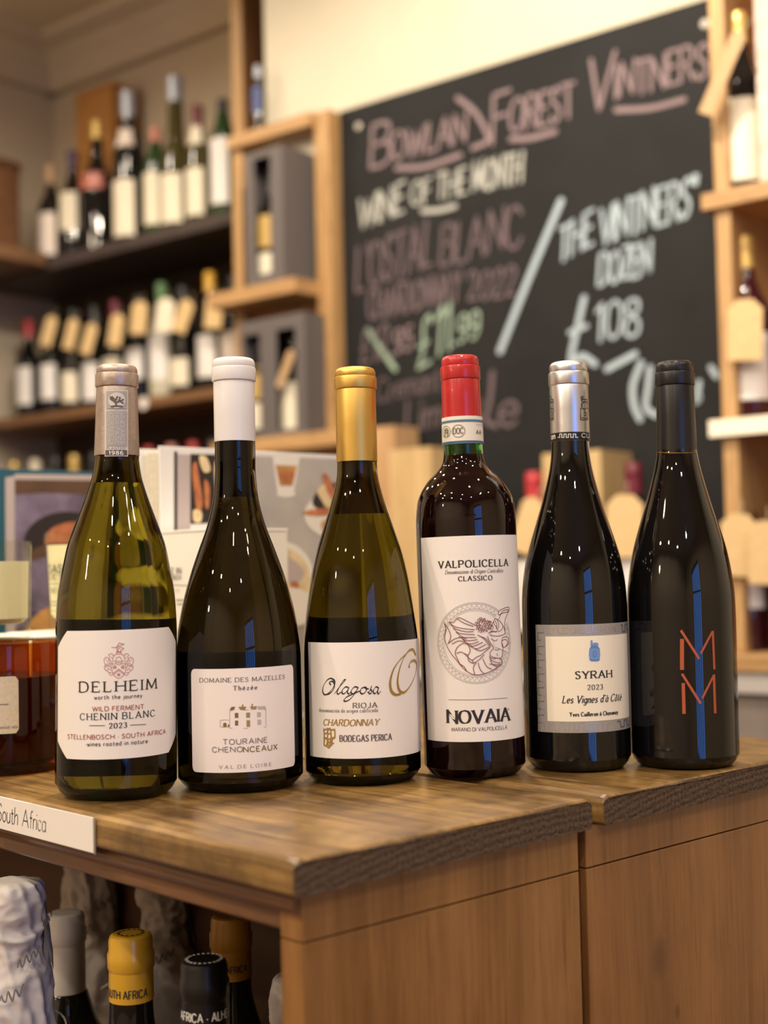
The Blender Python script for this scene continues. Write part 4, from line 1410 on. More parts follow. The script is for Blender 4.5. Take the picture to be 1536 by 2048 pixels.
tissue = mat('crumpled_tissue_paper', (0.62, 0.58, 0.55), 0.55, grain=0.06, gscale=120)
tissue_dim = mat('shaded_tissue_paper', (0.42, 0.38, 0.35), 0.6, grain=0.08, gscale=90)  # darker copy of the tissue, shade of the shelf put into its colour
def wrapped(label, px, ytop, Z, R, neck, seed, m, scr=True, base=SH, crease=0.0044):
    p = at_depth(px, ytop, Z)
    h = p.z - base
    t = thing('wrapped_bottle', label, 'bottle', (p.x, p.y, base), 0.7)
    prof = [(0, 0.001), (R * 0.9, 0.0), (R, 0.006), (R, h * 0.52), (R * 0.9, h * 0.6), (R * 0.66, h * 0.70), (neck * 1.15, h * 0.80), (neck, h * 0.88), (neck * 1.05, h * 0.94), (neck * 0.95, h * 0.985), (neck * 0.6, h), (0, h)]
    pr = smoothcurve(prof, 16)
    bm = bmesh.new()
    lathe(bm, pr, 110)
    sd = Vector((seed * 3.1, seed * 1.7, seed))
    rid = lambda q: 1 - 2 * abs(noise.noise(q))
    for v in bm.verts:
        r_ = math.hypot(v.co.x, v.co.y)
        if r_ < 1e-5:
            continue
        a = math.atan2(v.co.y, v.co.x)
        q = Vector((v.co.x, v.co.y, v.co.z)) * 22 + sd
        w = Vector((noise.noise(q * 0.8), noise.noise(q * 0.8 + sd), noise.noise(q * 0.8 - sd))) * 0.8
        sw = Vector((math.cos(a + v.co.z * 9) * 1.1, math.sin(a + v.co.z * 9) * 1.1, v.co.z * 7)) * 1.6 + sd
        dr = crease * (0.75 * rid(q + w) + 0.5 * rid((q + w) * 2.3) + 0.22 * rid(q * 5.1)) + 0.0035 * rid(sw) * (0.4 + 0.6 * min(1, max(0, (v.co.z - h * 0.5) / (h * 0.2)))) - crease * 0.7
        k = min(1, r_ / 0.012)
        v.co.x *= 1 + dr * k / r_
        v.co.y *= 1 + dr * k / r_
        v.co.z += 0.0025 * noise.noise(q * 1.3) * (1 if v.co.z > 0.03 else 0)
    for f in bm.faces:
        f.smooth = True
    for e in bm.edges:
        e.smooth = True
    body = obj('tissue_wrap', bm, m, t)
    bm = bmesh.new()
    prv = None
    for i in range(41):
        a = 2 * math.pi * i / 40
        rr_ = R * 0.80 + 0.003
        c = Vector((rr_ * math.cos(a), rr_ * math.sin(a), h * 0.655 + 0.016 * math.cos(a - 0.4)))
        n_ = Vector((math.cos(a), math.sin(a), 0))
        qv = [bm.verts.new(c + n_ * 0.0008 * math.cos(t_) + Vector((0, 0, 0.0008 * math.sin(t_)))) for t_ in (0, 2.1, 4.2)]
        if prv:
            for k in range(3):
                bm.faces.new((prv[k], qv[k], qv[(k + 1) % 3], prv[(k + 1) % 3]))
        prv = qv
    obj('string', bm, paper, t)
    # twisted end folded over the neck
    bm = bmesh.new()
    n, kk = 16, 7
    rows = []
    for i in range(n + 1):
        a = -1.0 + 2.2 * i / n
        row = []
        for j in range(kk + 1):
            f = j / kk
            rr = neck * (1.10 + 0.35 * f) + 0.003 * noise.noise(Vector((a * 4, f * 3, seed)))
            z = h * 0.985 - (0.052 + 0.022 * noise.noise(Vector((a * 3, 1.3, seed)))) * f
            row.append(bm.verts.new((rr * math.cos(a), rr * math.sin(a), z)))
        rows.append(row)
    for A_, B_ in zip(rows, rows[1:]):
        for j in range(kk):
            bm.faces.new((A_[j], B_[j], B_[j + 1], A_[j + 1]))
    bmesh.ops.solidify(bm, geom=bm.faces[:], thickness=0.0006)
    obj('folded_end', bm, m, t)
    if scr:
        rr_ = random.Random(seed)
        for k in range(9):
            bm = bmesh.new()
            a = -2.9 + 0.55 * (k % 5) + rr_.uniform(-.1, .1)
            z0 = h * (0.35 + 0.07 * k)
            R_ = (R if z0 < h * 0.5 else (neck * 1.2 if z0 > h * 0.75 else R * 0.8)) + 0.005
            f = lambda p: ((R_) * math.cos(a + p[0] / R_), (R_) * math.sin(a + p[0] / R_), z0 + p[1] + p[0] * 0.5)
            pts = smoothcurve([(0.0015 * i, 0.003 * math.sin(i * 1.9) + rr_.uniform(0, .002)) for i in range(12)], 4)
            ribbon(bm, pts, lambda t_, u: 0.0011, f)
            obj('script_print', bm, strip_dark if m is tissue_dim else ink_mid, t)
    return t
wrapped('bottle wrapped in pale crumpled tissue, far end of the cabinet shelf beside white capsule', 22, 1762, 0.955, 0.042, 0.0195, 3, tissue)
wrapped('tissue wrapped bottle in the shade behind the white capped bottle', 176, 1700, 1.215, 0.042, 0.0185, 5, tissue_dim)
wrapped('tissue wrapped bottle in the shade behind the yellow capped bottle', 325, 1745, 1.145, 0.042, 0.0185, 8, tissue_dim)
t = wrapped('bottle in boldly printed tissue squeezed against the cabinet end panel', 596, 1952, 0.90, 0.031, 0.0155, 11, tissue, scr=True, crease=0.002)

# ---- candles, candle boxes and cookbooks behind the bottles
white_card = mat('white_carton', (0.80, 0.78, 0.73), 0.55)
clear_glass = thin_glass('clear_glass', (0.96, 0.965, 0.94))
wax = mat('pale_yellow_wax', (0.95, 0.90, 0.60), 0.45)
wax.node_tree.nodes['Principled BSDF'].inputs['Subsurface Weight'].default_value = 0.1
wax.node_tree.nodes['Principled BSDF'].inputs['Subsurface Radius'].default_value = (0.02, 0.015, 0.006)
BOXH = 0.0984
def carton(label, a0, a1, b0, b1, z0, h, grp=None):
    c = tb((a0 + a1) / 2, (b0 + b1) / 2)
    t = thing('candle_box', label, 'box', (c.x, c.y, z0), TROT, grp)
    w_, d_ = (a1 - a0) / 2, (b1 - b0) / 2
    obj('carton', boxm(-w_, w_, -d_, d_, 0, h - 0.0026, 0.0006), white_card, t)
    obj('box_lid', boxm(-w_ - 0.0006, w_ + 0.0006, -d_ - 0.0006, d_ + 0.0006, h - 0.0022, h, 0.0006), white_card, t)
    return t
carton('white candle carton under the near yellow candle, behind the amber jar', 0.045, 0.150, 0.485, 0.585, TOP, BOXH)
carton('white candle carton under the printed candle glass, behind the crest label bottle', 0.153, 0.243, 0.512, 0.602, TOP, BOXH)
carton('white candle carton lying lowest under the lettered carton', 0.2476, 0.3376, 0.42, 0.51, TOP, BOXH - 0.0005)
cb = carton('white lettered candle carton on top of another, between the two leftmost bottles', 0.2476, 0.3376, 0.42, 0.51, TOP + BOXH, 0.089)
fl = Flat(tb(0.2476, 0), E1 * -1, 0.0008)
bm = bmesh.new()
fl.text(bm, 'E IN', 'bold', (344, 1148), (363, 1147), 12)
fl.text(bm, 'RICH', 'bold', (346, 1160), (362.5, 1159), 9)
fl.line(bm, [(345, 1170), (378, 1171)], 0.0005)
fl.text(bm, 'TT', 'roman', (350, 1186), (360, 1185), 6)
fl.line(bm, [(353, 1200), (372, 1200.5)], 0.0009)
fl.line(bm, [(355, 1208), (374, 1208.5)], 0.0009)
objw('lettering', bm, ink_grey, cb)

def tumbler(label, px, pybase, Z, r_top, r_bot, h, wax_h, base_t=0.012, z=TOP + BOXH):
    p = at_depth(px, pybase, Z)
    t = thing('candle', label, 'candle', (p.x, p.y, z + 0.0002))
    bm = bmesh.new()
    w = 0.0022
    ri = lambda zz: r_bot + (r_top - r_bot) * zz / h - w
    prof = [(0, 0), (r_bot * 0.94, 0), (r_bot, 0.002), (r_top - 0.0004, h - 0.001), (r_top - w / 2, h), (r_top - w + 0.0003, h - 0.001), (ri(base_t + 0.003), base_t + 0.003), (ri(base_t) * 0.9, base_t), (0, base_t)]
    lathe(bm, prof, 64)
    obj('glass_tumbler', bm, clear_glass, t)
    bm = bmesh.new()
    z0, z1 = base_t + 0.0006, wax_h
    lathe(bm, [(0, z0), (ri(z0) * 0.88, z0), (ri(z0 + 0.004) - 0.0003, z0 + 0.004), (ri(z1) - 0.0003, z1 - 0.001), (ri(z1) - 0.0015, z1 - 0.0015), (0, z1 - 0.002)], 64)
    obj('wax', bm, wax, t)
    bm = bmesh.new()
    lathe(bm, [(0.0008, z1 - 0.003), (0.0008, z1 + 0.006), (0, z1 + 0.006)], 8)
    obj('wick', bm, paper_cream, t)
    return t, p
tumbler('pale yellow candle in a plain clear glass, beside the teal cookbook', -30, 1278, 1.11, 0.0385, 0.0365, 0.080, 0.064)
t, p_ = tumbler('pale candle in tapered glass printed with black words, half hidden by crest label bottle', 160, 1268, 1.22, 0.0310, 0.0270, 0.090, 0.079)
bm = bmesh.new()
h_ = 0.090
rr = lambda z: 0.0270 + (0.0310 - 0.0270) * z / h_ + 0.0003
def cm(a0):
    def f(q):
        a = a0 + q[0] / 0.029
        z = q[1]
        return (rr(z) * math.sin(a), -rr(z) * math.cos(a), z)
    return f
a0 = -0.84
text(bm, 'SASH', 'bold', lambda q: cm(a0)((q[0], q[1] + 0.0535)), 0.022, 0.0068)
text(bm, 'DE SA', 'bold', lambda q: cm(a0)((q[0], q[1] + 0.0475)), 0.022, 0.0042)
text(bm, 'Win', 'roman', lambda q: cm(a0 + 0.02)((q[0], q[1] + 0.035)), 0.015, 0.0052)
for zz, th in ((0.0435, 0.0005), (0.0275, 0.0007), (0.0245, 0.0007), (0.0195, 0.0004)):
    ribbon(bm, [(0.002 * k, zz) for k in range(18)], lambda t_, u: th, cm(a0 - 0.05))
obj('lettering', bm, ink_grey, t)
amber = thin_glass('amber_glass', (0.78, 0.46, 0.18))
wax_dark = mat('dark_brown_wax', (0.035, 0.013, 0.008), 0.3)
p_ = at_depth(10, 1500, 1.05)
t = thing('candle_jar', 'amber glass candle jar with cream label, beside the crest label bottle', 'candle', (p_.x, p_.y, TOP))
R = 0.0455
h = 0.0985
bm = bmesh.new()
lathe(bm, [(0, 0), (R * 0.92, 0), (R * 0.98, 0.0015), (R, 0.005), (R, h - 0.002), (R - 0.0006, h), (R - 0.0018, h), (R - 0.0026, h - 0.002), (R - 0.0026, 0.008), (R * 0.85, 0.006), (0, 0.006)], 72)
obj('jar', bm, amber, t)
bm = bmesh.new()
lathe(bm, [(0, 0.007), (R * 0.84, 0.007), (R - 0.0032, 0.010), (R - 0.0032, h - 0.026), (0, h - 0.027)], 64)
obj('wax', bm, wax_dark, t)
bm = bmesh.new()
wx = 0.022
lathe(bm, [(0.0011, h - 0.027), (0.0012, h + 0.001), (0, h + 0.001)], 8)
bmesh.ops.translate(bm, verts=bm.verts, vec=(0.024, -0.012, 0))
obj('wick', bm, paper_cream, t)
bm = bmesh.new()
al, ar = -1.0, 0.50
zl, zh = 0.032, 0.0745
pr = None
for i in range(33):
    a = al + (ar - al) * i / 32
    e = min(a - al, ar - a) * R
    d = 0.003 * (1 - math.sqrt(max(0, 1 - (1 - min(1, e / 0.003)) ** 2)))
    q = [bm.verts.new(((R + 0.0003) * math.sin(a), -(R + 0.0003) * math.cos(a), z)) for z in (zl + d, zh - d)]
    if pr:
        bm.faces.new((pr[0], q[0], q[1], pr[1]))
    pr = q
lb = obj('label', bm, mat('kraft_cream_label', (0.62, 0.54, 0.42), 0.7, grain=0.08, gscale=500), t)
bm = bmesh.new()
f = lambda q: ((R + 0.0006) * math.sin(-0.52 + q[0] / R), -(R + 0.0006) * math.cos(-0.52 + q[0] / R), q[1])
ribbon(bm, [(0.0015 * k, 0.054) for k in range(27)], lambda t_, u: 0.0005, f)
text(bm, 'essential oils', 'sans', lambda q: f((q[0] + 0.027, q[1] + 0.036)), 0.0185, 0.0022)
text(bm, 'CANDLE', 'bold', lambda q: f((q[0] + 0.002, q[1] + 0.060)), 0.026, 0.006)
obj('lettering', bm, ink_grey, lb)

# cookbooks
teal = mat('teal_book_cloth', (0.012, 0.085, 0.13), 0.55)
pages = mat('paper_pages', (0.66, 0.62, 0.53), 0.8, grain=0.12, gscale=300)
cover_w = mat('white_book_cover', (0.74, 0.73, 0.72), 0.4)
pic_dark = mat('picture_and_shadow_dark', (0.022, 0.018, 0.018), 0.35)
pic_brown = mat('picture_brown', (0.10, 0.055, 0.035), 0.35, grain=0.25, gscale=20)
pic_purple = mat('picture_purple', (0.16, 0.13, 0.20), 0.35, grain=0.55, gscale=26)
pic_linen = mat('picture_linen', (0.42, 0.40, 0.39), 0.4, grain=0.16, gscale=16)
pic_orange = mat('picture_orange', (0.46, 0.16, 0.07), 0.35, grain=0.35, gscale=60)
pic_cream = mat('picture_cream', (0.68, 0.55, 0.33), 0.35, grain=0.2, gscale=60)
pic_white = mat('picture_white', (0.74, 0.72, 0.68), 0.35)
pic_amber = mat('picture_amber', (0.50, 0.27, 0.08), 0.35, grain=0.3, gscale=50)
pic_lilac = mat('picture_lilac', (0.44, 0.38, 0.38), 0.4)
def book(label, corner, width, height, thick, cov, lean=0.0):
    t = thing('cookbook', label, 'book', (corner.x, corner.y, TOP), TROT)
    obj('front_cover', boxm(0, width, 0, 0.003, 0, height, 0.0006), cov, t)
    obj('back_cover', boxm(0, width, thick - 0.003, thick, 0, height, 0.0006), cov, t)
    obj('spine', boxm(width - 0.003, width, 0.003, thick - 0.003, 0, height), cov, t)
    bm = bmesh.new()
    n = 9
    for k in range(n):
        b0, b1 = 0.0032 + (thick - 0.0064) * k / n, 0.0032 + (thick - 0.0064) * (k + 1) / n
        box(bm, 0.003 + 0.0012 * (k % 2), width - 0.0032, b0, b1 - 0.0003, 0.003, height - 0.004 - 0.001 * ((k * 7) % 3))
    obj('pages', bm, pages, t)
    return t
def picture(t, fl, items):
    by = {}
    for k, (m, pts, sm) in enumerate(items):
        bm = bmesh.new()
        fl.fill(bm, pts, off=0.0004 + 0.00012 * k, smooth=sm)
        objw('cover_picture', bm, m, t)
ct = at_depth(-62, 1400, 1.375)
cr = at_depth(262, 1400, 1.51)
wd = (Vector((cr.x, cr.y, 0)) - Vector((ct.x, ct.y, 0))).dot(E2)
bh = at_depth(100, 939, 1.44).z - TOP
tbk = book('teal cookbook with a loaf photograph on its cover, behind the candles', ct, 0.205, bh, 0.026, teal)
fl = Flat(ct, E2, 0.0)
picture(tbk, fl, [(pic_lilac, [(10, 955), (29, 952), (30, 1330), (12, 1330)], False), (pic_lilac, [(29, 948), (235, 951), (235, 961), (29, 959)], False),
                  (pic_brown, [(29, 959), (235, 961), (235, 1330), (30, 1330)], False),
                  (pic_purple, [(29, 990), (90, 986), (235, 992), (235, 1240), (120, 1235), (65, 1220), (30, 1260)], False),
                  (pic_dark, ell(135, 1085, 88, 62), True),
                  (pic_orange, ell(150, 1082, 62, 38), True), (pic_brown, ell(120, 1112, 60, 26), True), (pic_purple, ell(95, 1165, 58, 50), True),
                  (pic_amber, [(55, 1250), (110, 1210), (235, 1215), (235, 1290), (60, 1290)], True)])
cw = at_depth(327, 1400, 1.25)
bh = at_depth(340, 889, 1.25).z - TOP
wbk = book('thick white cookbook with dishes pictured on its cover, behind the house label bottle', cw, 0.222, bh, 0.037, cover_w)
fl = Flat(cw, E2, 0.0)
its = [(pic_dark, [(348, 903), (354, 903), (354, 1330), (348, 1330)], False), (pic_lilac, [(354, 908), (380, 910), (380, 1330), (354, 1330)], False),  # narrow dark strip first: an edge shadow painted on the cover
       (pic_dark, [(380, 908), (452, 910), (452, 1045), (380, 1048)], False),
       (pic_orange, [(384, 935), (392, 925), (398, 960), (404, 1005), (396, 1030), (388, 990)], True), (pic_cream, [(398, 912), (412, 915), (420, 940), (408, 945), (400, 930)], True),
       (pic_orange, [(408, 960), (418, 975), (416, 1015), (409, 1010)], True), (pic_cream, [(386, 1020), (402, 1024), (400, 1044), (386, 1042)], True), (pic_cream, [(428, 925), (445, 930), (440, 1000), (430, 980)], True),
       (pic_linen, [(470, 911), (676, 918), (676, 1420), (470, 1420)], False),
       (pic_white, [(543, 912), (598, 914), (586, 985), (553, 984)], False), (pic_amber, [(549, 930), (592, 932), (583, 972), (558, 972)], False), (pic_orange, [(556, 945), (586, 944), (580, 965), (562, 966)], True),
       (pic_white, ell(570, 988, 19, 7), True),
       (pic_white, ell(690, 1030, 84, 52), True), (pic_dark, [(622, 1005), (640, 975), (676, 968), (676, 1018), (640, 1020)], True), (pic_cream, [(632, 980), (655, 968), (674, 1000), (655, 1018), (640, 1000)], True),
       (pic_orange, [(642, 955), (652, 950), (670, 990), (660, 1000)], True), (pic_orange, [(602, 1026), (628, 1018), (674, 1016), (674, 1028), (630, 1032)], True), (pic_amber, [(640, 1044), (660, 1040), (655, 1062), (644, 1062)], True),
       (pic_white, ell(556, 1160, 70, 78), True), (pic_cream, ell(556, 1165, 62, 70), True), (pic_lilac, [(560, 1110), (590, 1125), (606, 1150), (580, 1170), (550, 1140)], True), (pic_orange, ell(585, 1172, 9, 10), True), (pic_white, ell(575, 1215, 52, 40), True)]
picture(wbk, fl, its)
# ------------------------------------------------------------------ the room
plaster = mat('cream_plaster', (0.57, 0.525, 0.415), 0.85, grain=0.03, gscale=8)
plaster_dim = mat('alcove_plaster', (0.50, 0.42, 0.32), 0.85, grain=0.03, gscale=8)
ceil_m = mat('ceiling_paint', (0.55, 0.47, 0.34), 0.9)
floor_m = wood('floor_boards', (0.10, 0.05, 0.025), (0.20, 0.11, 0.055), axis=0, rough=0.5)
alc_b = 0.45                       # depth of the alcove left of the chimney breast
AL = at_b(535, 400, 0)[0]          # left edge of the breast
LWX = at_b(105, 107, alc_b)[0]     # left wall
RW, FB = 4.4, -4.9
def rbox(name, a0, a1, b0, b1, z0, z1, m, parent=None, bev=0.0):
    """box in the frame of the room; a top-level piece gets its own origin"""
    if parent is None:
        o = obj(name, boxm(0, a1 - a0, 0, b1 - b0, 0, z1 - z0, bev), m)
        o.location = rm(a0, b0, z0)
        o.rotation_euler = (0, 0, WROT)
        return o
    return obj(name, boxm(a0, a1, b0, b1, z0, z1, bev), m, parent)
struct(rbox('floor', LWX - 0.1, RW + 0.1, FB - 0.1, alc_b + 0.1, -0.1, 0, floor_m))
struct(rbox('ceiling', LWX - 0.1, RW + 0.1, FB - 0.1, alc_b + 0.1, CEIL, CEIL + 0.1, ceil_m))
struct(rbox('wall_back', AL, RW + 0.1, 0, alc_b + 0.1, 0, CEIL, plaster))
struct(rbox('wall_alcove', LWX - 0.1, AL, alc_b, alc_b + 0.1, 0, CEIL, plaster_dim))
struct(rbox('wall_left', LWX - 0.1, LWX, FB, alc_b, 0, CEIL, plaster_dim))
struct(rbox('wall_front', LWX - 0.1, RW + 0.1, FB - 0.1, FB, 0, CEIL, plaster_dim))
WB0, WB1, WZ0, WZ1 = -3.55, -2.38, 0.35, 2.15       # shop window in the right-hand wall
wr = thing('wall_right', '', '', tuple(rm(RW, 0)), WROT)
del wr['label'], wr['category']
wr['kind'] = 'structure'
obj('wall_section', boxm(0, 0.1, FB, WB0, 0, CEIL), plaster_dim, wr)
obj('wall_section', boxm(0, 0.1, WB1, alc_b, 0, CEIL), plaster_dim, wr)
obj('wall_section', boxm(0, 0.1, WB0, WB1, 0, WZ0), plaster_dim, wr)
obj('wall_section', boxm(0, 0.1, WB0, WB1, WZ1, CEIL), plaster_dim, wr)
win = thing('window_1', '', '', tuple(rm(RW, 0)), WROT)
del win['label'], win['category']
win['kind'] = 'structure'
frame_m = mat('window_frame_paint', (0.06, 0.05, 0.05), 0.5)
for k in range(6):
    b = WB0 + (WB1 - WB0) * k / 5
    obj('mullion', boxm(0.02, 0.06, b - 0.022, b + 0.022, WZ0, WZ1), frame_m, win)
for z in (WZ0 + 0.03, 1.42, WZ1 - 0.03):
    obj('transom', boxm(0.025, 0.055, WB0, WB1, z - 0.035, z + 0.035), frame_m, win)
def cove(a0, a1, b0, b1, n=6):
    return None
# plaster cornice of the alcove
for nm, prof in (('trim_1', [(0, 0), (0.16, 0), (0.16, -0.02), (0.10, -0.035), (0.06, -0.07), (0.035, -0.11), (0.035, -0.13), (0, -0.13)]),):
    bm = bmesh.new()
    A_ = [bm.verts.new((LWX, alc_b - d, CEIL + z)) for d, z in prof]
    B_ = [bm.verts.new((AL, alc_b - d, CEIL + z)) for d, z in prof]
    for k in range(len(prof)):
        bm.faces.new((A_[k], B_[k], B_[(k + 1) % len(prof)], A_[(k + 1) % len(prof)]))
    A_ = [bm.verts.new((LWX + d, alc_b, CEIL + z)) for d, z in prof]
    B_ = [bm.verts.new((LWX + d, FB, CEIL + z)) for d, z in prof]
    for k in range(len(prof)):
        bm.faces.new((B_[k], A_[k], A_[(k + 1) % len(prof)], B_[(k + 1) % len(prof)]))
    bmesh.ops.recalc_face_normals(bm, faces=bm.faces)
    o = obj(nm, bm, plaster_dim)
    o.location = P1
    o.rotation_euler = (0, 0, WROT)
    struct(o)

# ------------------------------------------------------------------ blackboard
slate = mat('blackboard_paint', (0.0125, 0.0130, 0.0140), 0.62, spec=0.22, grain=0.18, gscale=7)
chalk_pink = mat('pink_chalk', (0.225, 0.165, 0.18), 0.95)
chalk_dim = mat('faded_pink_chalk', (0.125, 0.092, 0.105), 0.95)
chalk_white = mat('white_chalk', (0.36, 0.37, 0.345), 0.95)
chalk_blue = mat('bluish_white_chalk', (0.34, 0.42, 0.48), 0.95)
chalk_green = mat('greenish_chalk', (0.26, 0.35, 0.28), 0.95)
screw_m = mat('screw_head', (0.35, 0.34, 0.30), 0.35, metal=0.8)
BT = at_b(700, 217, -0.012)[1]
bb = thing('blackboard', 'large blackboard with pink and white chalk wine offers on the cream wall', 'blackboard', tuple(rm(0, 0)), WROT)
obj('board', boxm(0.004, 1.16, -0.012, -0.0005, 0.93, BT, 0.001), slate, bb)
fl = Flat(rm(0, -0.0125), WX, 0.0)
for x_, y_ in ((718, 253), (1410, 48)):
    u = fl.uv(x_, y_)
    bm = bmesh.new()
    lathe(bm, [(0, 0), (0.009, 0), (0.008, 0.003), (0, 0.004)], 16)
    bm.transform(Matrix.Translation((u.x, -0.012, u.y)) @ Matrix.Rotation(math.pi / 2, 4, 'X'))
    obj('screw', bm, screw_m, bb)
random.seed(12)
kw = dict(jitter=0.05, cap=True)
def T(m, *a, wt=0.18, **k):
    bm = bmesh.new()
    fl.text(bm, *a, wt=wt * 0.55, **{**kw, **k})
    objw('chalk_lettering', bm, m, bb)
def L(m, pts, w):
    bm = bmesh.new()
    fl.line(bm, pts, w * 0.75)
    objw('chalk_stroke', bm, m, bb)
T(chalk_pink, 'B', 'chalk', (741, 336), (778, 325), 84, wt=0.17)
T(chalk_pink, 'OWLAN', 'chalk', (784, 322), (930, 282), 56, wt=0.22)
L(chalk_pink, [(915, 196), (948, 222), (972, 262), (975, 282), (945, 296)], 0.014)
T(chalk_pink, 'F', 'chalk', (984, 284), (1016, 274), 96, wt=0.15)
T(chalk_pink, 'OREST', 'chalk', (1018, 262), (1148, 234), 66, wt=0.2)
T(chalk_pink, 'V', 'chalk', (1174, 222), (1222, 206), 104, wt=0.15)
T(chalk_pink, 'INTNERS', 'chalk', (1232, 196), (1412, 152), 66, wt=0.2)
L(chalk_pink, [(793, 336), (850, 333), (920, 310)], 0.015)
L(chalk_pink, [(1022, 278), (1060, 276), (1110, 263)], 0.015)
L(chalk_pink, [(1232, 220), (1300, 216), (1368, 199)], 0.014)
T(chalk_white, 'WINE', 'chalk', (718, 458), (806, 424), 58, wt=0.22)
T(chalk_white, 'OF', 'chalk', (822, 414), (860, 402), 46, wt=0.24)
T(chalk_white, 'THE', 'chalk', (872, 400), (932, 384), 50, wt=0.22)
T(chalk_white, 'MONTH', 'chalk', (946, 382), (1042, 362), 58, wt=0.22)
L(chalk_white, [(845, 422), (880, 420), (910, 412)], 0.014)
T(chalk_dim, "L'OSTAL", 'chalk', (712, 580), (862, 528), 88, wt=0.15)
T(chalk_dim, 'BLANC', 'chalk', (880, 532), (1042, 488), 80, wt=0.16)
T(chalk_dim, 'CHARDONNAY', 'chalk', (736, 640), (918, 600), 58, wt=0.2)
T(chalk_dim, '2022', 'chalk', (936, 602), (1030, 588), 56, wt=0.2)
T(chalk_dim, '\u00a312', 'chalk', (722, 728), (775, 712), 62, wt=0.18)
T(chalk_pink, '.95', 'chalk', (784, 708), (822, 698), 46, wt=0.22)
L(chalk_green, [(735, 660), (790, 738)], 0.016)
T(chalk_green, '\u00a311', 'chalk', (836, 738), (900, 700), 92, wt=0.15)
T(chalk_green, '.99', 'chalk', (908, 690), (958, 672), 52, wt=0.22)
T(chalk_dim, 'Cremant', 'chalk', (752, 806), (880, 778), 46, wt=0.16)
T(chalk_dim, 'Lim', 'chalk', (812, 864), (880, 848), 58, wt=0.18)
T(chalk_dim, 'oux', 'chalk', (890, 850), (960, 838), 64, wt=0.16)
L(chalk_dim, [(985, 745), (980, 800), (972, 840), (992, 852)], 0.014)
T(chalk_dim, 'e', 'chalk', (998, 852), (1034, 846), 80, wt=0.18)
L(chalk_blue, [(1122, 402), (1062, 545), (1000, 702)], 0.019)
T(chalk_blue, 'THE', 'chalk', (1117, 524), (1185, 490), 66, wt=0.22)
T(chalk_blue, "VINTNERS''", 'chalk', (1200, 490), (1392, 425), 74, wt=0.19)
T(chalk_blue, 'DOZEN', 'chalk', (1196, 572), (1300, 545), 62, wt=0.22)
L(chalk_blue, [(1168, 596), (1158, 640), (1142, 720), (1165, 712), (1190, 728)], 0.017)
L(chalk_blue, [(1140, 665), (1172, 652)], 0.014)
T(chalk_blue, '108', 'chalk', (1190, 684), (1278, 672), 74, wt=0.19)
L(chalk_blue, [(1214, 738), (1270, 708)], 0.017)
L(chalk_blue, [(1282, 726), (1266, 770), (1268, 810), (1280, 838)], 0.017)
L(chalk_blue, [(1300, 736), (1296, 775), (1292, 815), (1312, 830)], 0.016)
L(chalk_blue, [(1398, 765), (1394, 800), (1398, 795)], 0.015)
L(chalk_blue, [(1422, 735), (1432, 752)], 0.015)

# ------------------------------------------------------------------ wooden shelving
pine = wood('pale_pine_shelf', (0.34, 0.19, 0.075), (0.48, 0.29, 0.125), axis=0, rough=0.5, scale=0.8)
pine_v = wood('pale_pine_post', (0.36, 0.205, 0.08), (0.50, 0.31, 0.135), axis=2, rough=0.5, scale=0.8)
pine_d = wood('orange_pine_panel', (0.24, 0.105, 0.035), (0.36, 0.17, 0.06), axis=2, rough=0.5, scale=0.8)
dark_sh = mat('dark_grey_shelf', (0.055, 0.042, 0.040), 0.45, grain=0.12, gscale=20)
brown_sh = wood('brown_shelf', (0.15, 0.075, 0.035), (0.24, 0.125, 0.058), axis=0, rough=0.5, scale=0.8)
dark_panel = wood('dark_stained_shaded_panel', (0.030, 0.018, 0.012), (0.055, 0.033, 0.02), axis=2, rough=0.6)  # stain and the shelves' shade put into one dark colour
upright = wood('shaded_upright', (0.12, 0.05, 0.02), (0.18, 0.08, 0.035), axis=2, rough=0.5)  # brown with the shade of the narrow gap put into it

SB = 0.135                                   # front of the alcove shelving
SBK = alc_b - 0.005
shelf_z = at_b(300, 462, SB)[1]
midz = at_b(110, 822, SB)[1]
lowz = 1.10
AR = at_b(492, 300, SB)[0]                   # right end of the shelving
SL = LWX + 0.02
unit = thing('alcove_shelving', 'dark alcove shelving with three long bottle shelves left of the cream wall', 'shelving', tuple(rm(0, 0)), WROT)
obj('shelf', boxm(SL, AR - 0.035, SB, SBK, shelf_z - 0.034, shelf_z, 0.002), dark_sh, unit)
o = obj('shelf', boxm(SL, AR - 0.035, SB, SBK, midz - 0.026, midz, 0.002), brown_sh, unit)
bm = bmesh.new()
u, z = at_b(287, 797, SB)
lathe(bm, [(0, 0), (0.017, 0), (0.017, 0.0008), (0, 0.0008)], 24)
bm.transform(Matrix.Translation((u, SB - 0.0002, midz - 0.014)) @ Matrix.Rotation(math.pi / 2, 4, 'X'))
obj('price_sticker', bm, paper, o)
obj('shelf', boxm(SL, AR - 0.035, SB, SBK, lowz - 0.026, lowz, 0.002), brown_sh, unit)
obj('shelf', boxm(SL, AR - 0.035, SB, SBK, 0.6, 0.626, 0.002), brown_sh, unit)
obj('upright', boxm(AR - 0.035, AR, SB, SBK, 0.0, CEIL - 0.14, 0.002), [upright], unit)
obj('upright_front_face', boxm(AR - 0.037, AR - 0.001, SB - 0.008, SB, 0.0, CEIL - 0.14, 0.002), pine_v, unit)  # lighter front of the same upright, split from its shade-coloured side
obj('back_panel', boxm(SL, AR - 0.035, SBK - 0.012, SBK, 0.0, shelf_z - 0.034), dark_panel, unit)

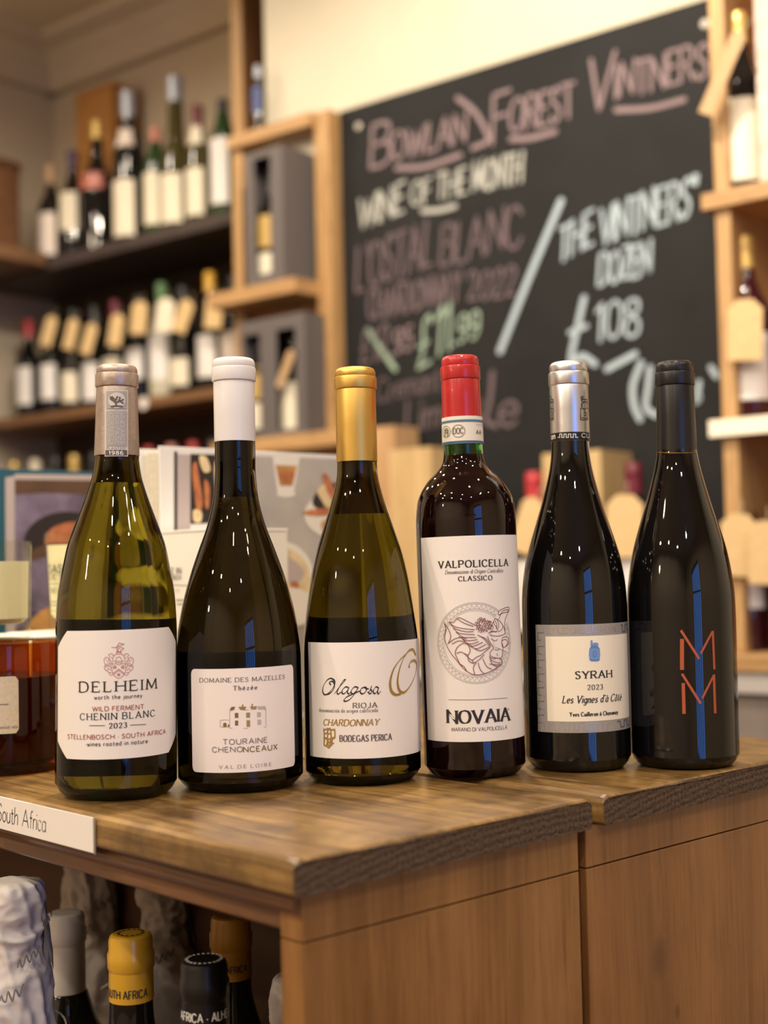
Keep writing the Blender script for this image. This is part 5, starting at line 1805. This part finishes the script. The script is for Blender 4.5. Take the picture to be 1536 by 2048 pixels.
# hanging frame of gift boxes beside the blackboard
GB = 0.112
fr = thing('gift_box_shelf', 'pale pine wall shelf of grey gift boxes at the left edge of the blackboard', 'shelf', tuple(rm(0, 0)), WROT)
ut = at_b(643, 221, -0.045)[1]
s1 = at_b(590, 556, -GB)[1]
s2 = at_b(600, 868, -GB)[1]
obj('post', boxm(-0.043, 0.0, -0.045, 0.0, 0.90, ut, 0.002), pine_v, fr)
gl_ = -0.30
obj('post', boxm(gl_, gl_ + 0.03, -0.045, 0.0, s2 - 0.1, ut, 0.002), pine_v, fr)
obj('top_board', boxm(gl_, -0.043, -0.06, 0.0, ut - 0.03, ut, 0.002), pine, fr)
obj('shelf', boxm(gl_ - 0.005, -0.036, -GB - 0.012, -0.001, s1 - 0.032, s1, 0.002), pine, fr)
obj('shelf', boxm(gl_ - 0.005, 0.09, -GB - 0.012, -0.001, s2 - 0.032, s2, 0.002), pine, fr)
obj('shelf_bracket', boxm(gl_ + 0.03, -0.043, -0.02, -0.001, s1 - 0.075, s1 - 0.034, 0.001), pine_d, fr)

grey_card = mat('grey_gift_carton', (0.105, 0.092, 0.092), 0.6)
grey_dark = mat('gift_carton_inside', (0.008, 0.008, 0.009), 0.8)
kraft = mat('kraft_tag_card', (0.62, 0.44, 0.22), 0.8, grain=0.08, gscale=90)
kraft_dark = mat('brown_tag_card', (0.42, 0.28, 0.15), 0.8, grain=0.08, gscale=90)
string_m = mat('string', (0.5, 0.42, 0.3), 0.9)
def gift_box(label, a0, a1, z0, z1, wins):
    t = thing('gift_box', label, 'box', tuple(rm((a0 + a1) / 2, -GB + 0.001, z0)), WROT, None)
    hw, d, h = (a1 - a0) / 2, GB - 0.008, z1 - z0
    ac = (a0 + a1) / 2
    k = 0.002
    bm = bmesh.new()
    box(bm, -hw, hw, d - k, d, 0, h); box(bm, -hw, -hw + k, k, d - k, 0, h); box(bm, hw - k, hw, k, d - k, 0, h)
    box(bm, -hw + k, hw - k, k, d - k, 0, k); box(bm, -hw + k, hw - k, k, d - k, h - k, h)
    obj('carton', bm, grey_card, t)
    bm = bmesh.new()
    xs = [-hw] + [v for w in wins for v in (w[0] - ac, w[1] - ac)] + [hw]
    zl, zh = wins[0][2] - z0, wins[0][3] - z0
    for i in range(0, len(xs), 2):
        box(bm, xs[i], xs[i + 1], 0, k, 0, h)
    for i in range(1, len(xs) - 1, 2):
        box(bm, xs[i], xs[i + 1], 0, k, 0, zl); box(bm, xs[i], xs[i + 1], 0, k, zh, h)
    obj('window_panel', bm, grey_card, t)
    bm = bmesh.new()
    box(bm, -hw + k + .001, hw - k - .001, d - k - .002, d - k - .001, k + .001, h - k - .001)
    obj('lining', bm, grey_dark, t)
    return t
def U(px, py, b=-GB):
    return at_b(px, py, b)
a0_ = U(491, 420)[0]; a1_ = U(565, 420)[0]
w_ = [(U(508, 420)[0], U(541, 420)[0], s1 + 0.024, U(525, 314)[1])]
gift_box('tall dark grey gift box with one window, on the upper pine wall shelf', a0_, a1_, s1, U(565, 287)[1], w_)
a2_ = U(481, 740)[0]; a3_ = U(610, 740)[0]
w2 = [(U(488, 740)[0], U(520, 740)[0], s2 + 0.014, U(555, 660)[1]), (U(553, 740)[0], U(591, 740)[0], s2 + 0.014, U(555, 660)[1])]
gift_box('wide dark grey gift box with two windows, on the lower pine wall shelf', a2_, a3_, s2, U(610, 622)[1], w2)

# ------------------------------------------------------------------ bottles of the far shelves
label_white = mat('far_label_white', (0.72, 0.70, 0.69), 0.6)
label_cream = mat('far_label_cream', (0.74, 0.68, 0.54), 0.6)
label_pink = mat('far_label_pinkish', (0.70, 0.61, 0.55), 0.6)
label_gold = mat('far_label_gold', (0.50, 0.33, 0.10), 0.5)
label_red = mat('far_label_red', (0.50, 0.16, 0.12), 0.5)
label_blue = mat('far_label_blue', (0.05, 0.08, 0.22), 0.5)
body_green = mat('far_green_glass', (0.018, 0.045, 0.016), 0.012, ior=1.5)
body_olive = mat('far_olive_glass', (0.05, 0.042, 0.012), 0.012, ior=1.5)
body_red = mat('far_red_wine_glass', (0.035, 0.006, 0.010), 0.012, ior=1.5)
body_amber = mat('far_rose_glass', (0.30, 0.10, 0.06), 0.012, ior=1.5)
body_dark = mat('far_dark_glass', (0.006, 0.006, 0.006), 0.012, ior=1.5)
body_pale = mat('far_pale_glass', (0.50, 0.48, 0.38), 0.012, ior=1.5)
cap_silver = mat('far_silver_foil', (0.34, 0.37, 0.43), 0.4, metal=0.3)
cap_red = mat('far_red_foil', (0.42, 0.03, 0.04), 0.35)
cap_rose = mat('far_rose_foil', (0.52, 0.20, 0.15), 0.4)
cap_wine = mat('far_burgundy_foil', (0.12, 0.012, 0.025), 0.35)
cap_gold = mat('far_gold_foil', (0.58, 0.40, 0.13), 0.35, metal=0.4)
cap_purple = mat('far_purple_foil', (0.06, 0.03, 0.08), 0.4)
cap_green = mat('far_green_foil', (0.09, 0.19, 0.08), 0.4)
cap_tan = mat('far_tan_foil', (0.42, 0.27, 0.16), 0.5)
cap_dark = mat('far_dark_foil', (0.02, 0.02, 0.022), 0.3)
def far_bottle(label, px, b, z, h, R, body, capm, lab, lz=(0.12, 0.45), lhalf=1.15, lrot=0.0, neck=None, grp=None, sh=0.60, cap_r=0.0148, cap_h=0.055, rot=WROT):
    """bottle seen at pixel column px, on a shelf at height z, at offset b from the wall"""
    py = 600
    for _ in range(4):
        a, zz = at_b(px, py, b)
        py -= (z + h * 0.4 - zz) * 700
    t = thing('wine_bottle', label, 'bottle', tuple(rm(a, b, z)), rot, grp)
    simple_bottle(t, h, R, capm, body, cap_r, cap_h, True, sh, seg=32)
    def wrap(name, m, z0, z1, half, rc, Rz):
        bm = bmesh.new()
        pr = None
        for i in range(17):
            a_ = rc - half + 2 * half * i / 16
            q = [bm.verts.new(((Rz(zz) + 0.0006) * math.sin(a_), -(Rz(zz) + 0.0006) * math.cos(a_), zz)) for zz in (z0, (z0 + z1) / 2, z1)]
            if pr:
                for k in range(2):
                    bm.faces.new((pr[k], q[k], q[k + 1], pr[k + 1])).smooth = True
            pr = q
        return obj(name, bm, m, t)
    if lab is not None:
        wrap('label', lab, h * lz[0], h * lz[1], lhalf, lrot, lambda zz: R)
    if neck:
        m, n0, n1 = neck
        k0 = [(h * sh * 0.96, R * 0.985), (h * sh * 1.05, R * 0.86), (h * sh * 1.14, R * 0.62), (h * sh * 1.26, cap_r * 1.12), (h, cap_r * 1.1)]
        def Rz(zz):
            if zz <= k0[0][0]:
                return R
            for (z0, r0), (z1, r1) in zip(k0, k0[1:]):
                if zz <= z1:
                    return r0 + (r1 - r0) * (zz - z0) / (z1 - z0) + 0.0012
            return cap_r * 1.1
        wrap('neck_label', m, h * n0, h * n1, 1.1, 0.1, Rz)
    return t, a

def hang_tag(label, a, b, z, w, h, tilt, m=kraft, yaw=0.0, grp=None):
    """card tag on a string; (a, b, z) is its middle"""
    t = thing('price_tag', label, 'tag', tuple(rm(a, b, z)), WROT + yaw, grp)
    t.rotation_euler = (0, tilt, WROT + yaw)
    bm = bmesh.new()
    c = w * 0.28
    out = [(-w / 2, -h / 2), (w / 2, -h / 2), (w / 2, h / 2 - c), (w / 2 - c, h / 2), (-w / 2 + c, h / 2), (-w / 2, h / 2 - c)]
    f = bm.faces.new([bm.verts.new((x, 0, y)) for x, y in out])
    r = bmesh.ops.extrude_face_region(bm, geom=[f])
    bmesh.ops.translate(bm, verts=[v for v in r['geom'] if isinstance(v, bmesh.types.BMVert)], vec=(0, 0.0009, 0))
    bmesh.ops.recalc_face_normals(bm, faces=bm.faces)
    obj('card', bm, m, t)
    bm = bmesh.new()
    pts = [(0, -0.0006, h / 2 - 0.004), (0.004, 0.004, h / 2 + 0.012), (0.001, 0.012, h / 2 + 0.022)]
    for p0, p1 in zip(pts, pts[1:]):
        d = (Vector(p1) - Vector(p0))
        m4 = Matrix.Translation((Vector(p0) + Vector(p1)) / 2) @ d.to_track_quat('Z', 'Y').to_matrix().to_4x4()
        bmesh.ops.create_cone(bm, cap_ends=True, segments=6, radius1=0.0007, radius2=0.0007, depth=d.length, matrix=m4)
    obj('string', bm, string_m, t)
    return t

BF = SB + 0.075
bz = shelf_z + 0.0005
mid = 'top alcove shelf'
far_bottle('dark bottle with pinkish label, leftmost on the top alcove shelf', 103, BF - 0.01, bz, 0.295, 0.0375, body_dark, cap_tan, label_pink, (0.08, 0.50), lrot=0.1)
far_bottle('purple topped bottle with cream label and small strip, second on the top alcove shelf', 146, BF + 0.005, bz, 0.325, 0.0375, body_dark, cap_purple, label_cream, (0.26, 0.60), neck=None, lrot=0.1)
far_bottle('big black bottle with red neck label and gold top on the top alcove shelf', 196, BF + 0.01, bz, 0.390, 0.050, body_dark, cap_gold, None, neck=(label_red, 0.47, 0.585), sh=0.56, cap_r=0.017)
far_bottle('tall bottle with dull silver top and wide cream label, fourth on the top alcove shelf', 259, BF - 0.01, bz, 0.430, 0.0445, body_dark, cap_silver, label_cream, (0.04, 0.40), neck=(label_pink, 0.62, 0.74), sh=0.60, cap_r=0.021, cap_h=0.075, lrot=0.0)
far_bottle('green bottle with rose pink foil and cream label on the top alcove shelf', 313, BF + 0.006, bz, 0.310, 0.0340, body_green, cap_rose, label_cream, (0.12, 0.58), lrot=-0.05, sh=0.68)
far_bottle('tallest bottle with silver grey top, brown glass and cream label on the top alcove shelf', 353, BF - 0.005, bz, 0.425, 0.042, body_olive, cap_silver, label_cream, (0.05, 0.36), sh=0.50, cap_r=0.021, cap_h=0.07)
far_bottle('olive bottle with burgundy foil, cream neck band and cream label on the top alcove shelf', 398, BF - 0.015, bz, 0.320, 0.0350, body_olive, cap_wine, label_cream, (0.07, 0.46), neck=(label_cream, 0.66, 0.82), sh=0.62)
far_bottle('green bottle with tall white label, last on the top alcove shelf beside the upright', 448, BF + 0.004, bz, 0.325, 0.0345, body_green, cap_dark, label_white, (0.13, 0.66), sh=0.70)
# wooden wine case at the back of the top shelf
a_, _ = at_b(150, 300, SBK - 0.13)
cs = thing('wine_case', 'orange brown wooden case at the back of the top alcove shelf', 'crate', tuple(rm(a_, SBK - 0.125, shelf_z + 0.0005)), WROT)
cz = at_b(200, 172, SBK - 0.12)[1] - shelf_z
case_m = wood('orange_case_wood', (0.30, 0.13, 0.03), (0.42, 0.20, 0.055), axis=0, rough=0.5)
obj('front_panel', boxm(0, 0.17, 0, 0.010, 0, cz, 0.001), case_m, cs)
obj('side_panel', boxm(0.158, 0.17, 0.010, 0.095, 0, cz, 0.001), case_m, cs)
obj('side_panel', boxm(0, 0.012, 0.010, 0.095, 0, cz, 0.001), case_m, cs)
obj('rear_panel', boxm(0, 0.17, 0.095, 0.105, 0, cz, 0.001), case_m, cs)
obj('lid', boxm(0.012, 0.158, 0.010, 0.095, cz - 0.01, cz, 0.0005), case_m, cs)

bz = midz + 0.0005
row = [(58, 0.0, 'dark bottle with white label, leftmost of the middle alcove shelf', body_dark, cap_red, label_white, (0.10, 0.47)),
       (106, 0.0, 'second dark bottle with white label on the middle alcove shelf', body_dark, cap_dark, label_white, (0.12, 0.46)),
       (148, 0.0, 'third dark bottle with a low cream label on the middle alcove shelf', body_dark, cap_dark, label_cream, (0.06, 0.34)),
       (190, 0.0, 'fourth dark bottle with white label on the middle alcove shelf', body_dark, cap_dark, label_white, (0.05, 0.40)),
       (232, 0.0, 'fifth dark bottle with cream label on the middle alcove shelf', body_dark, cap_wine, label_cream, (0.08, 0.40)),
       (278, 0.0, 'sixth dark bottle with white label on the middle alcove shelf', body_dark, cap_dark, label_white, (0.18, 0.46)),
       (325, 0.0, 'green topped bottle with tall white label on the middle alcove shelf', body_pale, cap_green, label_white, (0.12, 0.52)),
       (368, 0.0, 'dark bottle with squat cream label, right of the green topped one', body_dark, cap_dark, label_cream, (0.06, 0.30)),
       (422, 0.0, 'yellow topped dark bottle with white label on the middle alcove shelf', body_dark, cap_yellow, label_white, (0.08, 0.42)),
       (470, 0.0, 'dark bottle with pinkish label, last on the middle alcove shelf by the gift box', body_dark, cap_dark, label_pink, (0.10, 0.45))]
tags = [(98, 662, 0.35, 0.040), None, (142, 668, 0.30, 0.038), (178, 678, 0.35, 0.038), (232, 660, 0.2, 0.044), (278, 635, 0.12, 0.050), (330, 630, 0.15, 0.055), (366, 632, 0.42, 0.044), (428, 622, 0.12, 0.052), None]
nth = ['leftmost', 'second', 'third', 'fourth', 'fifth', 'sixth', 'seventh', 'eighth', 'ninth', 'tenth']
for i, (x, db, lb_, bd, cp, lm, lz) in enumerate(row):
    hh = 0.305 if i not in (6, 8) else 0.325
    far_bottle(lb_, x, BF + 0.02 + 0.01 * (i % 2), bz, hh, 0.0365, bd, cp, lm, (lz[0] + 0.05, lz[1] + 0.05), lrot=-0.02)
    if tags[i]:
        tx, ty, tl, tw = tags[i]
        b_ = SB + 0.018
        a_, z_ = at_b(tx, ty, b_)
        hang_tag(f'kraft price tag tilted on the {nth[i]} bottle of the middle alcove shelf', a_, b_, z_, tw, 0.088, tl, kraft if i != 6 else label_cream, yaw=0.25)
bz = lowz + 0.0005
for i, (x, cp) in enumerate(((30, cap_gold), (72, label_cream), (112, cap_dark), (150, cap_gold), (190, cap_dark), (240, cap_dark), (300, cap_red), (345, cap_rose), (388, cap_red), (427, cap_dark), (466, cap_tan))):
    far_bottle(f'shadowed bottle {["gold", "cream", "black", "dull gold", "dark", "plain dark", "red", "rose", "bright red", "inky", "tan"][i]} topped, low alcove shelf behind the cookbooks', x, BF + 0.02, bz, 0.30, 0.0335, body_dark, cp, label_cream, (0.1, 0.45))

# small blue labelled bottle on the gift box shelf
far_bottle('small bottle with dark blue label on top of the pine gift box shelf', 517, -0.032, ut + 0.0005, 0.155, 0.0135, body_dark, cap_silver, label_blue, (0.28, 0.66), cap_r=0.008, cap_h=0.03)
# bottles inside the gift boxes
gb = -GB / 2 + 0.002
far_bottle('bottle with gold and cream labels inside the upper grey gift box', (508 + 541) / 2 + 20, gb, s1 + 0.003, 0.265, 0.036, body_dark, cap_dark, label_cream, (0.04, 0.28), lrot=-0.15, neck=(label_gold, 0.33, 0.60), sh=0.62)
far_bottle('bottle with gold tag behind the left window of the wide gift box', 522, gb, s2 + 0.003, 0.225, 0.034, body_dark, cap_dark, label_cream, (0.1, 0.36), lrot=-0.15, neck=(label_gold, 0.40, 0.72), sh=0.72)
t, a_ = far_bottle('bottle with cream label behind the right window of the wide gift box', 592, gb, s2 + 0.003, 0.225, 0.034, body_dark, cap_dark, label_cream, (0.06, 0.52), lrot=-0.1, sh=0.72)
a_, z_ = at_b(572, 738, -GB - 0.004)
hang_tag('brown tag tilted in the right window of the wide gift box', a_, -GB - 0.006, z_, 0.022, 0.085, 0.5, kraft_dark)

# left wall shelf with a wicker basket
pz = at_b(60, 507, 0.10)[1]
a_e = at_b(78, 507, 0.10)[0]
ws = thing('wall_shelf', 'light wooden shelf on the left wall under the wicker basket', 'shelf', tuple(rm(0, 0)), WROT)
obj('shelf', boxm(LWX + 0.001, a_e, -1.2, SB - 0.012, pz - 0.038, pz, 0.002), brown_sh, ws)
obj('back_panel', boxm(LWX + 0.001, LWX + 0.018, -1.2, SB - 0.012, 0.3, pz - 0.038), dark_panel, ws)  # added sheet that darkens the left wall beneath the shelf
wick = mat('brown_wicker', (0.16, 0.070, 0.030), 0.6, grain=0.35, gscale=70, bump=0.4)
bt_ = at_b(60, 326, 0.06)[1]
bk = thing('wicker_basket', 'brown wicker basket on the wooden shelf at the left wall', 'basket', tuple(rm(a_e - 0.17, -0.12, pz + 0.0005)), WROT)
hb = bt_ - pz
bm = bmesh.new()
N = 72
rows = []
for k in range(34):
    z = hb * k / 33
    ring = []
    for i in range(N):
        a = 2 * math.pi * i / N
        cx, sx = math.cos(a), math.sin(a)
        sq = lambda v: math.copysign(abs(v) ** 0.35, v)
        w = 0.0035 * math.cos(i * math.pi / 2 + (k // 2) * math.pi) * (1 if 0 < k < 33 else 0)
        ring.append(bm.verts.new(((0.150 + w) * sq(cx), (0.20 + w) * sq(sx), z)))
    rows.append(ring)
for A_, B_ in zip(rows, rows[1:]):
    for i in range(N):
        bm.faces.new((A_[i], A_[(i + 1) % N], B_[(i + 1) % N], B_[i]))
bm.faces.new(list(reversed(rows[0])))
o = obj('weave', bm, wick, bk)
bm = bmesh.new()
pr = None
for i in range(N + 1):
    a = 2 * math.pi * i / N
    sq = lambda v: math.copysign(abs(v) ** 0.35, v)
    c = Vector((0.152 * sq(math.cos(a)), 0.202 * sq(math.sin(a)), hb))
    n_ = Vector((math.cos(a), math.sin(a), 0))
    q = [bm.verts.new(c + n_ * 0.008 * math.cos(t_) + Vector((0, 0, 0.008 * math.sin(t_)))) for t_ in [k * math.pi / 3 for k in range(6)]]
    if pr:
        for k in range(6):
            bm.faces.new((pr[k], q[k], q[(k + 1) % 6], pr[(k + 1) % 6]))
    pr = q
obj('rim', bm, wick, bk, smooth=True)

# ------------------------------------------------------------------ counter and shelving right of the blackboard
RB = -0.19
ra, _ = at_b(1426, 300, RB)
rp, _ = at_b(1456, 300, RB)
rs1 = at_b(1402, 388, RB - 0.012)[1]
rs2 = at_b(1402, 842, RB - 0.012)[1]
ae = at_b(1401, 388, RB - 0.012)[0]
ctr = thing('wall_counter', 'wooden wall counter under the blackboard carrying wine boxes', 'counter', tuple(rm(0, 0)), WROT)
CT = at_b(1510, 1309, -0.222)[1]
grey_paint = mat('grey_painted_board', (0.20, 0.17, 0.15), 0.6, grain=0.15, gscale=12)
rail_m = mat('pale_label_rail', (0.42, 0.40, 0.38), 0.4)
obj('worktop', boxm(0.12, 1.9, -0.222, -0.001, CT - 0.028, CT, 0.003), pine, ctr)
obj('label_rail', boxm(0.14, 1.9, -0.216, -0.206, CT - 0.062, CT - 0.0285, 0.001), rail_m, ctr)
for k in range(5):
    x0 = 0.14 + k * 0.352
    obj('front_panel', boxm(x0, x0 + 0.349, -0.204, -0.19, 0.02, CT - 0.0285, 0.001), grey_paint, ctr)
ru = thing('wall_shelving', 'pine wall shelving with bottles at the right edge of the blackboard', 'shelving', tuple(rm(0, 0)), WROT)
obj('post', boxm(ra, rp, RB, -0.013, CT + 0.0004, CEIL - 0.02, 0.002), pine_v, ru)
obj('shelf', boxm(ae, 1.9, RB - 0.012, -0.013, rs1 - 0.028, rs1, 0.002), pine, ru)
sh_ = obj('shelf', boxm(ae, 1.9, RB - 0.012, -0.013, rs2 - 0.028, rs2, 0.002), pine, ru)
l0, _ = at_b(1418, 850, RB - 0.013)
obj('label_rail', boxm(l0, 1.9, RB - 0.0145, RB - 0.0125, rs2 - 0.028, rs2 - 0.001, 0.0004), paper_cream, sh_)
obj('back_panel', boxm(rp, 1.9, -0.0125, -0.0005, CT + 0.0004, CEIL - 0.02), pine_d, ru)
rb_ = RB + 0.05
far_bottle('dark bottle with yellow foil and tall cream label on the highest right hand shelf', 1485, rb_, rs1 + 0.0005, 0.305, 0.0375, body_dark, cap_gold, label_cream, (0.055, 0.50), lrot=0.25, lhalf=1.2)
a_, z_ = at_b(1448, 148, RB - 0.028)
hang_tag('kraft tag swung sideways from the yellow foiled bottle on the highest right hand shelf', a_, RB - 0.034, z_, 0.026, 0.135, 0.5, kraft_dark)
cr_a, cr_z = at_b(1511, 100, RB + 0.01)
gt = thing('gift_carton', 'pale pink and white bottle carton at the right edge, beside the yellow foiled bottle', 'box', tuple(rm(cr_a, RB + 0.01, rs1 + 0.0005)), WROT)
obj('carton', boxm(0, 0.09, 0, 0.09, 0, 0.36, 0.001), mat('pale_pink_carton', (0.60, 0.47, 0.41), 0.5, grain=0.35, gscale=25), gt)
obj('carton_lid', boxm(-0.001, 0.091, -0.001, 0.091, 0.3605, 0.40, 0.001), mat('off_white_carton', (0.66, 0.62, 0.57), 0.5), gt)
far_bottle('gold foiled dark red bottle with white label on the middle right hand shelf', 1496, rb_ + 0.005, rs2 + 0.0005, 0.305, 0.0385, body_red, cap_gold, label_white, (0.10, 0.46), lrot=0.2, lhalf=1.2)
a_, z_ = at_b(1492, 660, RB - 0.006)
hang_tag('square kraft tag on the gold foiled bottle of the middle right hand shelf', a_, RB - 0.010, z_, 0.054, 0.098, 0.04, kraft, yaw=0.35)
far_bottle('rose capped dark red bottle with rounded white label, lowest on the right', 1490, rb_ + 0.005, CT + 0.0005, 0.315, 0.0385, body_red, body_amber, label_white, (0.22, 0.62), lrot=0.1, lhalf=1.1)
a_, z_ = at_b(1478, 1090, RB - 0.006)
hang_tag('kraft tag on the rose capped bottle at lower right', a_, RB - 0.010, z_, 0.058, 0.100, 0.08, kraft, yaw=0.35)
far_bottle('dark red bottle cut off by the right picture edge, beside the rose capped one', 1592, rb_, CT + 0.0005, 0.305, 0.0385, body_red, cap_dark, label_white, (0.22, 0.62), lrot=0.1)
a_, z_ = at_b(1534, 1105, RB - 0.008)
hang_tag('kraft tag at the right picture edge beside the lowest bottles', a_, RB - 0.014, z_, 0.05, 0.10, 0.05, kraft, yaw=0.35)

# wooden wine boxes and two bottles on the counter below the blackboard
box_pale = wood('pale_wine_box', (0.46, 0.31, 0.14), (0.58, 0.42, 0.21), axis=2, rough=0.6, scale=0.7, lines=0.2)
box_tan = wood('tan_wine_box', (0.42, 0.25, 0.12), (0.52, 0.33, 0.17), axis=2, rough=0.6, scale=0.7, lines=0.2)
def wine_box(label, pxl, pxr, pyt, b0, b1, m, grp=None):
    a0 = at_b(pxl, 950, b0)[0]
    a1 = at_b(pxr, 950, b0)[0]
    zt = at_b((pxl + pxr) / 2, pyt, b0)[1]
    t = thing('wine_box', label, 'box', tuple(rm(a0, b0, CT + 0.0005)), WROT, grp)
    w, d, h = a1 - a0, b1 - b0, zt - CT
    obj('sliding_lid', boxm(0.006, w - 0.006, 0, 0.005, 0.002, h - 0.008, 0.0006), m, t)
    obj('side_panel', boxm(0, 0.0058, 0.0005, d - 0.008, 0, h - 0.0085, 0.0006), m, t)
    obj('side_panel', boxm(w - 0.0058, w, 0.0005, d - 0.008, 0, h - 0.0085, 0.0006), m, t)
    obj('top_panel', boxm(0, w, 0.0005, d - 0.008, h - 0.008, h, 0.0006), m, t)
    obj('back_panel', boxm(0, w, d - 0.008 + 0.0003, d, 0, h, 0.0006), m, t)
    return t
wine_box('slim greyish wooden wine box beside the gold capped bottle, below the blackboard', 745, 790, 853, -0.10, -0.02, box_tan)
wine_box('pale upright wooden wine box seen behind the red capped bottle', 779, 862, 897, -0.20, -0.085, box_pale)
wine_box('pale upright wooden wine box seen behind the silver capped bottle', 1085, 1201, 904, -0.13, -0.014, box_pale)
far_bottle('counter bottle with bright red foil, left of the silver capped bottle', 1072, -0.18, CT + 0.0005, 0.315, 0.0375, body_dark, cap_red, label_white, (0.1, 0.5))
a_, z_ = at_b(1056, 1050, -0.222)
hang_tag('tag tilted on the bright red foiled counter bottle', a_, -0.226, z_, 0.042, 0.10, 0.35, kraft, yaw=0.2)
far_bottle('counter bottle with dark burgundy foil, between silver capped and plain black bottles', 1272, -0.178, CT + 0.0005, 0.318, 0.0375, body_dark, cap_wine, label_white, (0.1, 0.5))
a_, z_ = at_b(1252, 1052, -0.222)
hang_tag('large cream tag on the burgundy foiled counter bottle', a_, -0.226, z_, 0.062, 0.105, 0.03, kraft, yaw=0.3)
